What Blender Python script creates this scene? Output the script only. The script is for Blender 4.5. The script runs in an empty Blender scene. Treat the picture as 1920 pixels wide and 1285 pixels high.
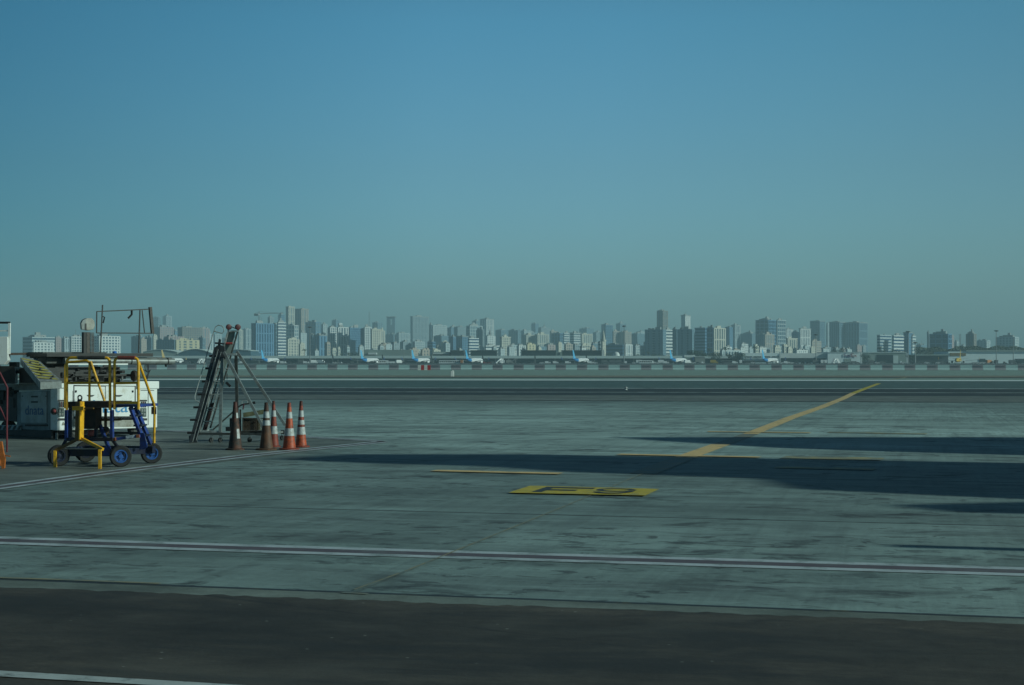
import bpy, math, random
from mathutils import Vector, Matrix
random.seed(7)
R = math.radians
F = 2970.0; HC = 2.0; HY = 678.0          # focal length, eye height and horizon of the photograph
scene = bpy.context.scene
COL = scene.collection

# ---------------------------------------------------------------- camera
cd = bpy.data.cameras.new("camera"); cam = bpy.data.objects.new("camera", cd); COL.objects.link(cam)
cam.location = (0, 0, HC); cam.rotation_euler = (R(90), 0, 0)
cd.sensor_width = 36; cd.lens = F / 1920 * 36; cd.shift_y = 35.5 / 1920
cd.clip_start = 0.1; cd.clip_end = 30000
scene.camera = cam

# ---------------------------------------------------------------- sky, sun, exposure
SUN_EL = 24.0
SH = Vector((math.cos(R(15)), -math.sin(R(15)), 0))      # horizontal direction towards the sun
world = bpy.data.worlds.new("World"); scene.world = world; world.use_nodes = True
nt = world.node_tree; nt.nodes.clear()
out = nt.nodes.new('ShaderNodeOutputWorld'); bg = nt.nodes.new('ShaderNodeBackground')
sky = nt.nodes.new('ShaderNodeTexSky'); sky.sky_type = 'NISHITA'; sky.sun_disc = False
sky.sun_elevation = R(SUN_EL); sky.sun_rotation = math.atan2(SH.x, SH.y)
sky.air_density = 1.0; sky.dust_density = 2.0; sky.ozone_density = 1.5
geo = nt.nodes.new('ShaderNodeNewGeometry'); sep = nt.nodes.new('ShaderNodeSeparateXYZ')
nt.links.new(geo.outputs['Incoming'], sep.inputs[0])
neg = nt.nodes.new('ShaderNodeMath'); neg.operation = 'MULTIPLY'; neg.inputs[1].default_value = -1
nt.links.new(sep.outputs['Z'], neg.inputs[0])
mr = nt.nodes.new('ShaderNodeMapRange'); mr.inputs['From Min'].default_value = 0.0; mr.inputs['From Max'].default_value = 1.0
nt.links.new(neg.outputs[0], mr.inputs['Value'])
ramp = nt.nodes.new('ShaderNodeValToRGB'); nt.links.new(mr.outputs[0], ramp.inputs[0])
SKYRAMP = [(p, tuple(c / 1.3 for c in col)) for p, col in [(0.0, (0.50, 0.98, 1.29)), (0.035, (0.455, 0.88, 1.14)), (0.07, (0.40, 0.79, 0.99)), (0.12, (0.345, 0.70, 0.85)), (0.21, (0.25, 0.67, 0.80)), (0.33, (0.14, 0.30, 0.37)), (0.6, (0.065, 0.10, 0.13)), (1.0, (0.052, 0.075, 0.10))]]  # dimmed above the view to keep the shadows deep
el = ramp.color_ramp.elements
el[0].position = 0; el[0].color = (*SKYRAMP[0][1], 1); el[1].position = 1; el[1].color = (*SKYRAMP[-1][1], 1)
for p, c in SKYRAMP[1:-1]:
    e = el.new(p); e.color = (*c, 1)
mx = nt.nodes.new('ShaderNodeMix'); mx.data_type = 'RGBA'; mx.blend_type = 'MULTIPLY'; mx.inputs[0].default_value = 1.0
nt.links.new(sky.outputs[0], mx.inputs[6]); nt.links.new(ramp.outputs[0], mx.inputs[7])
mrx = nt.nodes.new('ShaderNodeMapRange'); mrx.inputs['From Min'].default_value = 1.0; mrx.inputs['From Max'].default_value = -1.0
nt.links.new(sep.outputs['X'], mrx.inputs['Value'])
rx = nt.nodes.new('ShaderNodeValToRGB'); nt.links.new(mrx.outputs[0], rx.inputs[0]); ex = rx.color_ramp.elements   # sideways tint imitating lens vignetting and trimming fill light from the sides
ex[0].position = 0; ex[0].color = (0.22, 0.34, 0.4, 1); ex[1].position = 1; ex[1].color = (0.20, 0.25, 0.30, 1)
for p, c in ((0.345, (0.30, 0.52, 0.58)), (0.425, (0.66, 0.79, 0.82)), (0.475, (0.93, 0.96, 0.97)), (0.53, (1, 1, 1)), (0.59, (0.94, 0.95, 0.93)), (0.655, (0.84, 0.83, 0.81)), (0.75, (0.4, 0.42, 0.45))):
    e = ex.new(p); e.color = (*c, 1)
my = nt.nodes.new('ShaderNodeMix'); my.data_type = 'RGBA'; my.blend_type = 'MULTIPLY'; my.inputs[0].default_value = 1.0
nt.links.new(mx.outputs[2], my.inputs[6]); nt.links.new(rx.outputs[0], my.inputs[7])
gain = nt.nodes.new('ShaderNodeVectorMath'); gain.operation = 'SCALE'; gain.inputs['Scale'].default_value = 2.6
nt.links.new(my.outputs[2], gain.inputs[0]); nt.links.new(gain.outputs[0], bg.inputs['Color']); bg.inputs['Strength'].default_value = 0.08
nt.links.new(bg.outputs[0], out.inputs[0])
sd = bpy.data.lights.new("sun", 'SUN'); sd.energy = 3.5; sd.angle = R(0.9); sd.color = (0.80, 1.0, 0.90)
so = bpy.data.objects.new("sun", sd); COL.objects.link(so)
sv = Vector((SH.x * math.cos(R(SUN_EL)), SH.y * math.cos(R(SUN_EL)), math.sin(R(SUN_EL))))
so.rotation_euler = sv.to_track_quat('Z', 'Y').to_euler(); so.location = sv * 100
scene.view_settings.view_transform = 'Standard'; scene.view_settings.look = 'None'
scene.view_settings.exposure = -0.12; scene.view_settings.gamma = 1.0
HAZE_DENSITY = 0.00018
scene.cycles.use_denoising = True
scene.cycles.volume_bounces = 0
scene.cycles.max_bounces = 6

# ---------------------------------------------------------------- helpers
def P(px, py, Y):
    "the point at distance Y that stands at this place of the photograph"
    return Vector(((px - 960) * Y / F, Y, HC - (py - HY) * Y / F))
def G(px, py, z=0.0):
    "point of the ground seen at this place of the photograph"
    Y = F * HC / (py - HY)
    return Vector(((px - 960) * Y / F, Y, z))
def plane_pt(Q, d, px, py):
    "point of the vertical plane through Q along d"
    t = (px - 960) / F
    s = (t * Q[1] - Q[0]) / (d[0] - t * d[1])
    Y = Q[1] + s * d[1]
    return Vector((Q[0] + s * d[0], Y, HC - (py - HY) * Y / F))

def tag(o, label=None, cat=None, group=None, kind=None):
    if label: o['label'] = label
    if cat: o['category'] = cat
    if group: o['group'] = group
    if kind: o['kind'] = kind
    return o
def empty(name, loc, label=None, cat=None, group=None):
    o = bpy.data.objects.new(name, None); o.location = loc; o.empty_display_size = 0.1
    COL.objects.link(o); return tag(o, label, cat, group)
def wloc(o):
    v = Vector((0, 0, 0))
    while o: v += Vector(o.location); o = o.parent
    return v
def kids(o): return [c for c in bpy.data.objects if c.parent == o]
TREES = {}
def copy_tree(root, loc, rz=0.0, label=None, tree=None, scale=None):
    "a copy of a thing with copies of its parts and sub-parts"
    def walk(o): return (o, [walk(c) for c in kids(o)])
    if root.name not in TREES: TREES[root.name] = walk(root)
    def cp(node, par):
        c = node[0].copy(); COL.objects.link(c); c.parent = par
        for ch in node[1]: cp(ch, c)
        return c
    r = cp(TREES[root.name], None); r.location = loc; r.rotation_euler = (0, 0, rz)
    if scale: r.scale = scale
    if label: r['label'] = label
    return r

class MB:
    def __init__(s): s.v = []; s.f = []; s.m = []; s.cur = 0
    def add(s, vs, fs, m=None):
        b = len(s.v); s.v += [tuple(v) for v in vs]
        s.f += [tuple(b + i for i in f) for f in fs]; s.m += [s.cur if m is None else m] * len(fs)
        return s
    def obox(s, o, a, b, c, m=None):
        o, a, b, c = Vector(o), Vector(a), Vector(b), Vector(c)
        if a.cross(b).dot(c) < 0: a, b = b, a
        vs = [o, o + a, o + a + b, o + b, o + c, o + a + c, o + a + b + c, o + b + c]
        return s.add(vs, [(0, 3, 2, 1), (4, 5, 6, 7), (0, 1, 5, 4), (1, 2, 6, 5), (2, 3, 7, 6), (3, 0, 4, 7)], m)
    def box(s, c, size, rz=0.0, m=None):
        x, y, z = size; ca, sa = math.cos(rz), math.sin(rz)
        a = Vector((ca, sa, 0)) * x; b = Vector((-sa, ca, 0)) * y; d = Vector((0, 0, z))
        return s.obox(Vector(c) - a / 2 - b / 2 - d / 2, a, b, d, m)
    def bar(s, p, q, w, h=None, up=(0, 0, 1), m=None):
        "square bar from p to q"
        p, q = Vector(p), Vector(q); h = h or w; d = (q - p)
        u = Vector(up); x = d.cross(u)
        if x.length < 1e-5: x = d.cross(Vector((0, 1, 0)))
        x.normalize(); y = x.cross(d).normalized()
        return s.obox(p - x * w / 2 - y * h / 2, x * w, y * h, d, m)
    def tube(s, pts, r, n=10, m=None, close=False):
        pts = [Vector(p) for p in pts]; k = len(pts); rs = r if isinstance(r, (list, tuple)) else [r] * k
        d0 = (pts[1] - pts[0]).normalized(); ref = Vector((0, 0, 1)) if abs(d0.z) < 0.9 else Vector((0, 1, 0))
        x = d0.cross(ref).normalized(); vs = []
        for i, p in enumerate(pts):
            if close: d = (pts[(i + 1) % k] - pts[i - 1]).normalized()
            else:
                a = pts[max(0, i - 1)]; b = pts[min(k - 1, i + 1)]; d = (b - a).normalized()
            x = (x - d * x.dot(d)).normalized(); y = d.cross(x)
            for j in range(n):
                t = 2 * math.pi * j / n; vs.append(p + (x * math.cos(t) + y * math.sin(t)) * rs[i])
        fs = []
        for i in range(k if close else k - 1):
            i2 = (i + 1) % k
            for j in range(n):
                j2 = (j + 1) % n; fs.append((i * n + j, i * n + j2, i2 * n + j2, i2 * n + j))
        if not close:
            fs.append(tuple(range(n - 1, -1, -1))); fs.append(tuple((k - 1) * n + j for j in range(n)))
        return s.add(vs, fs, m)
    def lathe(s, prof, c=(0, 0, 0), axis=(0, 0, 1), n=24, mf=None, m=None, sq=None):
        "profile [(r, h)] turned round the axis"
        ax = Vector(axis).normalized(); ref = Vector((1, 0, 0)) if abs(ax.x) < 0.9 else Vector((0, 0, 1))
        x = ref.cross(ax).normalized(); y = ax.cross(x); c = Vector(c); b = len(s.v); vs = []
        for r, h in prof:
            for j in range(n):
                t = 2 * math.pi * j / n
                vs.append(c + ax * h + (x * math.cos(t) + y * math.sin(t)) * max(r, 1e-4))
        fs = []; ms = []
        for i in range(len(prof) - 1):
            for j in range(n):
                j2 = (j + 1) % n; fs.append((i * n + j, i * n + j2, (i + 1) * n + j2, (i + 1) * n + j))
                ms.append(mf[i] if mf else (s.cur if m is None else m))
        fs.append(tuple(range(n - 1, -1, -1))); ms.append(ms[0]); k = len(prof) - 1
        fs.append(tuple(k * n + j for j in range(n))); ms.append(ms[-2])
        s.v += [tuple(v) for v in vs]; s.f += [tuple(b + i for i in f) for f in fs]; s.m += ms
        return s
    def prism(s, poly, d, m=None):
        "polygon (3D points) pushed along d"
        n = len(poly); poly = [Vector(p) for p in poly]; d = Vector(d)
        nn = Vector((0, 0, 0))
        for i in range(n): nn += poly[i].cross(poly[(i + 1) % n])
        if nn.dot(d) < 0: poly = poly[::-1]
        vs = poly + [p + d for p in poly]
        fs = [tuple(range(n - 1, -1, -1)), tuple(range(n, 2 * n))] + [(i, (i + 1) % n, (i + 1) % n + n, i + n) for i in range(n)]
        return s.add(vs, fs, m)
    def build(s, name, mats, parent=None, smooth=False, bevel=0.0):
        if not isinstance(mats, (list, tuple)): mats = [mats]
        off = wloc(parent) if parent else Vector((0, 0, 0))
        me = bpy.data.meshes.new(name)
        me.from_pydata([(v[0] - off.x, v[1] - off.y, v[2] - off.z) for v in s.v], [], s.f)
        for m in mats: me.materials.append(m)
        me.polygons.foreach_set('material_index', s.m)
        if smooth:
            me.polygons.foreach_set('use_smooth', [True] * len(s.f)); me.set_sharp_from_angle(angle=R(35))
        me.update()
        o = bpy.data.objects.new(name, me); COL.objects.link(o)
        if parent: o.parent = parent
        if bevel:
            b = o.modifiers.new('bevel', 'BEVEL'); b.width = bevel; b.segments = 2; b.limit_method = 'ANGLE'
        return o
    def top(s, name, mats, label, cat, group=None, loc=None, **kw):
        "build as a top-level thing whose origin is at its base"
        if loc is None:
            xs = [v[0] for v in s.v]; ys = [v[1] for v in s.v]; zs = [v[2] for v in s.v]
            loc = ((min(xs) + max(xs)) / 2, (min(ys) + max(ys)) / 2, min(zs))
        l = Vector(loc); s.v = [(v[0] - l.x, v[1] - l.y, v[2] - l.z) for v in s.v]
        o = s.build(name, mats, **kw); o.location = l
        return tag(o, label, cat, group)

# ---------------------------------------------------------------- materials
ALB = 0.8                                          # overall reflectance of everything built
MATS = {}
def mat(name, col, rough=0.7, metal=0.0, var=0.12, scale=3.0, dirt=None, dirt_amt=0.0, dirt_scale=2.0, spec=0.5, bump=0.0):
    if name in MATS: return MATS[name]
    m = bpy.data.materials.new(name); m.use_nodes = True; t = m.node_tree; b = t.nodes['Principled BSDF']
    b.inputs['Roughness'].default_value = rough; b.inputs['Metallic'].default_value = metal
    b.inputs['Specular IOR Level'].default_value = spec
    tc = t.nodes.new('ShaderNodeTexCoord'); nz = t.nodes.new('ShaderNodeTexNoise')
    nz.inputs['Scale'].default_value = scale; nz.inputs['Detail'].default_value = 6
    t.links.new(tc.outputs['Object'], nz.inputs['Vector'])
    r = t.nodes.new('ShaderNodeMapRange'); r.inputs['From Min'].default_value = 0.3; r.inputs['From Max'].default_value = 0.7
    r.inputs['To Min'].default_value = 1 - var; r.inputs['To Max'].default_value = 1 + var
    t.links.new(nz.outputs['Fac'], r.inputs['Value'])
    mu = t.nodes.new('ShaderNodeVectorMath'); mu.operation = 'SCALE'; mu.inputs[0].default_value = tuple(c * ALB for c in col)
    t.links.new(r.outputs[0], mu.inputs['Scale']); last = mu.outputs[0]
    if dirt_amt > 0:
        n2 = t.nodes.new('ShaderNodeTexNoise'); n2.inputs['Scale'].default_value = dirt_scale; n2.inputs['Detail'].default_value = 8
        n2.inputs['Roughness'].default_value = 0.7
        t.links.new(tc.outputs['Object'], n2.inputs['Vector'])
        r2 = t.nodes.new('ShaderNodeMapRange'); r2.inputs['From Min'].default_value = 0.62 - dirt_amt * 0.35
        r2.inputs['From Max'].default_value = 0.72; t.links.new(n2.outputs['Fac'], r2.inputs['Value'])
        mi = t.nodes.new('ShaderNodeMix'); mi.data_type = 'RGBA'; t.links.new(r2.outputs[0], mi.inputs[0])
        t.links.new(last, mi.inputs[6]); mi.inputs[7].default_value = (*(dirt or (0.05, 0.04, 0.03)), 1); last = mi.outputs[2]
    t.links.new(last, b.inputs['Base Color'])
    if bump > 0:
        bp = t.nodes.new('ShaderNodeBump'); bp.inputs['Strength'].default_value = bump; bp.inputs['Distance'].default_value = 0.01
        t.links.new(nz.outputs['Fac'], bp.inputs['Height']); t.links.new(bp.outputs[0], b.inputs['Normal'])
    MATS[name] = m; return m

class NT:
    "small helper for longer node graphs"
    def __init__(s, name):
        s.m = bpy.data.materials.new(name); s.m.use_nodes = True; s.t = s.m.node_tree; s.b = s.t.nodes['Principled BSDF']
    def n(s, kind, **kw):
        nd = s.t.nodes.new(kind)
        for k, v in kw.items(): setattr(nd, k, v)
        return nd
    def put(s, sock, v):
        if isinstance(v, bpy.types.NodeSocket): s.t.links.new(v, sock)
        else: sock.default_value = v
    def math(s, op, a, b=0.0, c=None):
        nd = s.n('ShaderNodeMath', operation=op); s.put(nd.inputs[0], a); s.put(nd.inputs[1], b)
        if c is not None: s.put(nd.inputs[2], c)
        return nd.outputs[0]
    def noise(s, vec, scale, detail=4, rough=0.5, w=None, dist=0.0):
        nd = s.n('ShaderNodeTexNoise'); s.t.links.new(vec, nd.inputs['Vector'])
        nd.inputs['Scale'].default_value = scale; nd.inputs['Detail'].default_value = detail
        nd.inputs['Roughness'].default_value = rough; nd.inputs['Distortion'].default_value = dist
        return nd.outputs['Fac']
    def mapping(s, vec, scale=(1, 1, 1), rot=(0, 0, 0), loc=(0, 0, 0)):
        nd = s.n('ShaderNodeMapping'); s.t.links.new(vec, nd.inputs['Vector'])
        nd.inputs['Scale'].default_value = scale; nd.inputs['Rotation'].default_value = rot; nd.inputs['Location'].default_value = loc
        return nd.outputs[0]
    def rng(s, v, a, b, c=0.0, d=1.0, smooth=False):
        nd = s.n('ShaderNodeMapRange'); s.put(nd.inputs['Value'], v)
        if smooth: nd.interpolation_type = 'SMOOTHSTEP'
        nd.inputs['From Min'].default_value = a; nd.inputs['From Max'].default_value = b
        nd.inputs['To Min'].default_value = c; nd.inputs['To Max'].default_value = d
        return nd.outputs[0]
    def mix(s, fac, a, b):
        nd = s.n('ShaderNodeMix', data_type='RGBA'); s.put(nd.inputs[0], fac)
        for i, v in ((6, a), (7, b)):
            if isinstance(v, bpy.types.NodeSocket): s.t.links.new(v, nd.inputs[i])
            else: nd.inputs[i].default_value = (*v, 1)
        return nd.outputs[2]
    def scale(s, col, f):
        nd = s.n('ShaderNodeVectorMath', operation='SCALE'); s.t.links.new(col, nd.inputs[0]) if isinstance(col, bpy.types.NodeSocket) else setattr(nd.inputs[0], 'default_value', col)
        s.put(nd.inputs['Scale'], f); return nd.outputs[0]
GRID = math.atan2(0.2565, 1.0)

def concrete():
    k = NT('apron_concrete'); tc = k.n('ShaderNodeTexCoord').outputs['Object']
    uv = k.mapping(tc, rot=(0, 0, GRID)); sp = k.n('ShaderNodeSeparateXYZ'); k.t.links.new(uv, sp.inputs[0]); u, v = sp.outputs[0], sp.outputs[1]
    col = k.mix(k.rng(k.noise(k.mapping(uv, (0.05, 0.10, 1)), 1.0, 6, 0.6), 0.35, 0.65), (0.176, 0.240, 0.225), (0.252, 0.345, 0.328))
    # a cleaner, paler pour of concrete lies between the stands and the taxiway
    wv = k.math('ADD', v, k.rng(k.noise(k.mapping(uv, (0.06, 0.2, 1)), 1.0, 5, 0.6), 0.3, 0.7, -4, 4))
    pale_ = k.math('MULTIPLY', k.rng(wv, 30, 42, 0, 1, True), k.rng(wv, 60, 74, 1, 0, True))
    col = k.scale(col, k.rng(pale_, 0, 1, 1.10, 1.85))
    # panel tone
    cu = k.math('FLOOR', k.math('DIVIDE', k.math('ADD', u, 4.6), 7.6)); cv = k.math('FLOOR', k.math('DIVIDE', k.math('SUBTRACT', v, 12.9), 7.25))
    cx = k.n('ShaderNodeCombineXYZ'); k.put(cx.inputs[0], cu); k.put(cx.inputs[1], cv)
    wn = k.n('ShaderNodeTexWhiteNoise', noise_dimensions='2D'); k.t.links.new(cx.outputs[0], wn.inputs['Vector'])
    col = k.scale(col, k.rng(wn.outputs['Value'], 0, 1, 0.93, 1.07))
    # cloudy mottling and fine grain
    col = k.scale(col, k.rng(k.noise(k.mapping(uv, (0.35, 0.55, 1)), 1.0, 8, 0.62, dist=0.6), 0.34, 0.66, 0.70, 1.22))
    col = k.scale(col, k.rng(k.noise(k.mapping(uv, (1, 1.3, 1)), 9.0, 5, 0.7), 0.3, 0.7, 0.90, 1.10))
    # long tyre drags along the stand and along the joints
    drag = k.rng(k.noise(k.mapping(uv, (0.10, 1.5, 1)), 1.0, 6, 0.65, dist=0.5), 0.48, 0.64)
    col = k.mix(k.math('MULTIPLY', drag, 0.34), col, (0.075, 0.088, 0.084))
    drag2 = k.rng(k.noise(k.mapping(uv, (2.2, 0.12, 1), rot=(0, 0, 0.25)), 1.0, 5, 0.65, dist=0.6), 0.50, 0.66)
    col = k.mix(k.math('MULTIPLY', drag2, 0.28), col, (0.07, 0.085, 0.083))
    # broomed grooves running away from the camera
    gr = k.rng(k.noise(k.mapping(uv, (11.0, 0.15, 1)), 1.0, 2, 0.5), 0.35, 0.65, 0.90, 1.09)
    gm = k.rng(k.noise(k.mapping(uv, (0.09, 0.07, 1), loc=(3.1, 0, 0)), 1.0, 2), 0.45, 0.58)
    col = k.scale(col, k.mix(gm, (1, 1, 1), k.scale((1, 1, 1), gr)) if False else k.math('ADD', k.math('MULTIPLY', k.math('SUBTRACT', gr, 1.0), k.math('ADD', k.math('MULTIPLY', gm, 0.8), 0.2)), 1.0))
    # oil and rubber spots
    patch = k.rng(k.noise(k.mapping(uv, (0.16, 0.22, 1)), 1.0, 3), 0.42, 0.54)
    spot = k.rng(k.noise(k.mapping(uv, (0.9, 1.5, 1)), 1.0, 7, 0.68, dist=0.8), 0.555, 0.62)
    col = k.mix(k.math('MULTIPLY', k.math('MULTIPLY', spot, patch), 0.80), col, (0.035, 0.038, 0.035))
    sm = k.rng(k.noise(k.mapping(uv, (2.0, 3.4, 1), loc=(4, 9, 0)), 1.0, 6, 0.66, dist=0.9), 0.565, 0.61)
    pm = k.rng(k.noise(k.mapping(uv, (0.10, 0.14, 1), loc=(2, 2, 0)), 1.0, 4), 0.40, 0.56)
    col = k.mix(k.math('MULTIPLY', k.math('MULTIPLY', sm, pm), 0.72), col, (0.04, 0.046, 0.044))
    li = k.rng(k.noise(k.mapping(uv, (0.5, 2.6, 1), loc=(1, 6, 0)), 1.0, 6, 0.66, dist=0.6), 0.56, 0.64)
    col = k.mix(k.math('MULTIPLY', li, 0.35), col, (0.34, 0.45, 0.44))
    big = k.rng(k.noise(k.mapping(uv, (0.35, 0.75, 1), loc=(7, 2, 0)), 1.0, 7, 0.70, dist=0.5), 0.56, 0.66)
    col = k.mix(k.math('MULTIPLY', big, 0.55), col, (0.05, 0.055, 0.05))
    # joints
    def joint(c, off, pitch, w, amt, col):
        f = k.math('FRACT', k.math('DIVIDE', k.math('ADD', c, 1000 * pitch - off), pitch))
        d = k.math('MULTIPLY', k.math('MINIMUM', f, k.math('SUBTRACT', 1.0, f)), pitch)
        wob = k.math('ADD', d, k.rng(k.noise(uv, 2.0, 3), 0.3, 0.7, -0.012, 0.012))
        return k.mix(k.math('MULTIPLY', k.rng(wob, w, w * 1.6, 1, 0), amt), col, (0.03, 0.03, 0.028))
    col = joint(v, 12.9, 7.25, 0.032, 0.95, col)
    col = joint(u, 2.88, 7.6, 0.011, 0.30, col)
    col = k.scale(col, ALB); k.t.links.new(col, k.b.inputs['Base Color']); k.b.inputs['Roughness'].default_value = 0.62
    bp = k.n('ShaderNodeBump'); bp.inputs['Strength'].default_value = 0.35; bp.inputs['Distance'].default_value = 0.02
    k.t.links.new(k.noise(uv, 14.0, 6, 0.7), bp.inputs['Height']); k.t.links.new(bp.outputs[0], k.b.inputs['Normal'])
    return k.m
def asphalt(name, lo, hi, fleck=0.0, stretch=(0.06, 0.5), rough=0.75):
    k = NT(name); tc = k.n('ShaderNodeTexCoord').outputs['Object']; uv = k.mapping(tc, rot=(0, 0, GRID))
    col = k.mix(k.rng(k.noise(k.mapping(uv, (*stretch, 1)), 1.0, 7, 0.62), 0.32, 0.68), lo, hi)
    col = k.scale(col, k.rng(k.noise(uv, 0.9, 8, 0.65), 0.34, 0.66, 0.62, 1.34))
    col = k.scale(col, k.rng(k.noise(uv, 16.0, 4, 0.7), 0.3, 0.7, 0.88, 1.12))
    col = k.scale(col, k.rng(k.noise(k.mapping(uv, (4.0, 9.0, 1)), 1.0, 6, 0.75), 0.34, 0.66, 0.72, 1.30)) if fleck else col
    if fleck:
        vo = k.n('ShaderNodeTexVoronoi'); k.t.links.new(k.mapping(uv, (3.2, 6.0, 1)), vo.inputs['Vector']); vo.inputs['Scale'].default_value = 1.0
        fl = k.math('MULTIPLY', k.rng(vo.outputs['Distance'], 0.035, 0.055, 1, 0), k.rng(k.noise(uv, 1.1, 2), 0.46, 0.52))
        st_ = k.rng(k.noise(k.mapping(uv, (0.30, 0.9, 1), loc=(3, 5, 0)), 1.0, 8, 0.7, dist=0.7), 0.50, 0.60)
        col = k.mix(k.math('MULTIPLY', st_, 0.75), col, (0.020, 0.022, 0.022))
        st2 = k.rng(k.noise(k.mapping(uv, (0.45, 0.6, 1), loc=(9, 1, 0)), 1.0, 6, 0.65, dist=0.5), 0.54, 0.66)
        col = k.mix(k.math('MULTIPLY', st2, 0.5), col, (0.085, 0.082, 0.07))
        cr = k.n('ShaderNodeTexVoronoi'); cr.feature = 'DISTANCE_TO_EDGE'; k.t.links.new(k.mapping(uv, (0.16, 0.30, 1)), cr.inputs['Vector']); cr.inputs['Scale'].default_value = 1.0
        cm = k.math('MULTIPLY', k.rng(k.math('ADD', cr.outputs['Distance'], k.rng(k.noise(uv, 2.5, 5, .7), .3, .7, -.004, .004)), 0.001, 0.004, 1, 0), k.rng(k.noise(uv, 0.25, 2), 0.50, 0.55))
        col = k.mix(k.math('MULTIPLY', cm, 0.6), col, (0.012, 0.012, 0.012))
        col = k.mix(k.math('MULTIPLY', fl, fleck), col, (0.42, 0.42, 0.38))
    col = k.scale(col, ALB); k.t.links.new(col, k.b.inputs['Base Color']); k.b.inputs['Roughness'].default_value = rough
    bp = k.n('ShaderNodeBump'); bp.inputs['Strength'].default_value = 0.3; bp.inputs['Distance'].default_value = 0.012
    k.t.links.new(k.noise(uv, 30.0, 5, 0.7), bp.inputs['Height']); k.t.links.new(bp.outputs[0], k.b.inputs['Normal'])
    return k.m
def worn_paint(name, col, under, wear=0.5, sc=1.3):
    "road paint rubbed through to the concrete in patches"
    k = NT(name); tc = k.n('ShaderNodeTexCoord').outputs['Object']; uv = k.mapping(tc, rot=(0, 0, GRID))
    w = k.rng(k.noise(uv, sc, 8, 0.72), 0.62 - wear * 0.25, 0.72 - wear * 0.16)
    c = k.mix(k.math('MULTIPLY', w, 0.85), k.scale(col, k.rng(k.noise(uv, 5.0, 5, 0.7), 0.3, 0.7, 0.78, 1.12)), under)
    c = k.scale(c, ALB); k.t.links.new(c, k.b.inputs['Base Color']); k.b.inputs['Roughness'].default_value = 0.6
    return k.m
# ================================================================ ground
M_CONC = concrete()
M_ASPH = asphalt('near_asphalt', (0.024, 0.023, 0.020), (0.088, 0.076, 0.060), fleck=0.8)
M_RUN = asphalt('taxiway_asphalt', (0.062, 0.120, 0.122), (0.092, 0.165, 0.168), stretch=(0.01, 0.6))
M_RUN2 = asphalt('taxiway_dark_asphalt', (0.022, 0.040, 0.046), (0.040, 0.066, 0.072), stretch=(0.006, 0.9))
M_STAND = asphalt('stand_concrete', (0.125, 0.145, 0.132), (0.19, 0.22, 0.20), stretch=(0.12, 0.3), rough=0.65)
M_VERGE = asphalt('verge', (0.20, 0.30, 0.27), (0.26, 0.38, 0.345), stretch=(0.02, 0.3), rough=0.9)
M_SAND = asphalt('sand', (0.19, 0.19, 0.15), (0.25, 0.25, 0.20), stretch=(0.02, 0.5), rough=0.95)
M_EDGE = asphalt('edge_strip', (0.12, 0.15, 0.135), (0.18, 0.22, 0.20), stretch=(0.3, 0.8), rough=0.8)
CU = (0.15, 0.20, 0.19)
M_PW = worn_paint('white_paint', (0.56, 0.64, 0.68), CU, 0.55, 2.5)
M_PW2 = worn_paint('old_white_paint', (0.58, 0.66, 0.66), (0.08, 0.09, 0.09), 0.6, 0.8)
M_PR = worn_paint('red_paint', (0.125, 0.095, 0.108), (0.17, 0.18, 0.18), 0.55, 1.5)
M_PY = worn_paint('yellow_paint', (0.86, 0.60, 0.26), (0.30, 0.27, 0.18), 0.45, 1.6)
M_PY2 = worn_paint('bright_yellow_paint', (0.66, 0.50, 0.03), (0.34, 0.31, 0.12), 0.55, 3.5)
M_PYD = worn_paint('faded_yellow_paint', (0.52, 0.42, 0.16), CU, 0.95, 1.6)
M_PYO = worn_paint('old_yellow_paint', (0.25, 0.235, 0.16), CU, 0.85, 2.0)
M_PTHIN = worn_paint('thin_yellow_paint', (0.34, 0.29, 0.16), CU, 0.7, 3.0)
M_PB = worn_paint('black_paint', (0.035, 0.045, 0.05), (0.12, 0.10, 0.04), 0.3, 4.0)

def sheet(name, pts, z, m, label=None):
    b = MB(); n = len(pts)
    b.add([(p[0], p[1], z) for p in pts], [tuple(range(n))])
    o = b.build(name, m)
    if o.data.polygons[0].normal.z < 0: o.data.flip_normals()
    tag(o, kind='structure')
    return o
def line_pts(yl, yr, ext=0.6):
    a, b = G(0, yl), G(1920, yr); d = b - a
    return a - d * ext, b + d * ext
def band(name, far, near, z, m, ext=0.6):
    a, b = line_pts(*far, ext); c, d = line_pts(*near, ext)
    return sheet(name, [a, b, d, c], z, m)
bgd = MB()                                       # the ground reaches the horizon
bgd.add([(-7000, -60, 0), (7000, -60, 0), (7000, 6950, 0), (-7000, 6950, 0)], [(0, 1, 2, 3)])
tag(bgd.build('ground', M_CONC), kind='structure')

# far side of the taxiway: sand and verge up to the barrier, then the far apron
a, b = line_pts(706.8, 707.6, 1.2)
sheet('verge', [a, b, (b.x + 150, 560, 0), (a.x - 150, 560, 0)], 0.004, M_VERGE)
sheet('far_apron', [(-6900, 560, 0), (6900, 560, 0), (6900, 6900, 0), (-6900, 6900, 0)], 0.004, asphalt('far_apron', (0.07, 0.085, 0.083), (0.10, 0.12, 0.118), stretch=(0.01, 0.02)))
band('sand_strip', (704.3, 704.8), (707.0, 707.8), 0.008, M_SAND, 1.2)
band('dark_kerb_line', (707.3, 708.2), (708.6, 709.6), 0.012, M_RUN2, 1.2)
band('shoulder', (708.6, 709.6), (711.0, 713.6), 0.008, M_VERGE, 1.2)
band('taxiway_edge_line', (710.6, 713.2), (712.4, 715.1), 0.012, worn_paint('edge_line_paint', (0.80, 0.90, 0.90), (0.4, 0.5, 0.5), 0.3, 0.2), 1.2)
band('taxiway', (712.0, 714.7), (739.0, 743.5), 0.004, M_RUN, 1.2)
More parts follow.
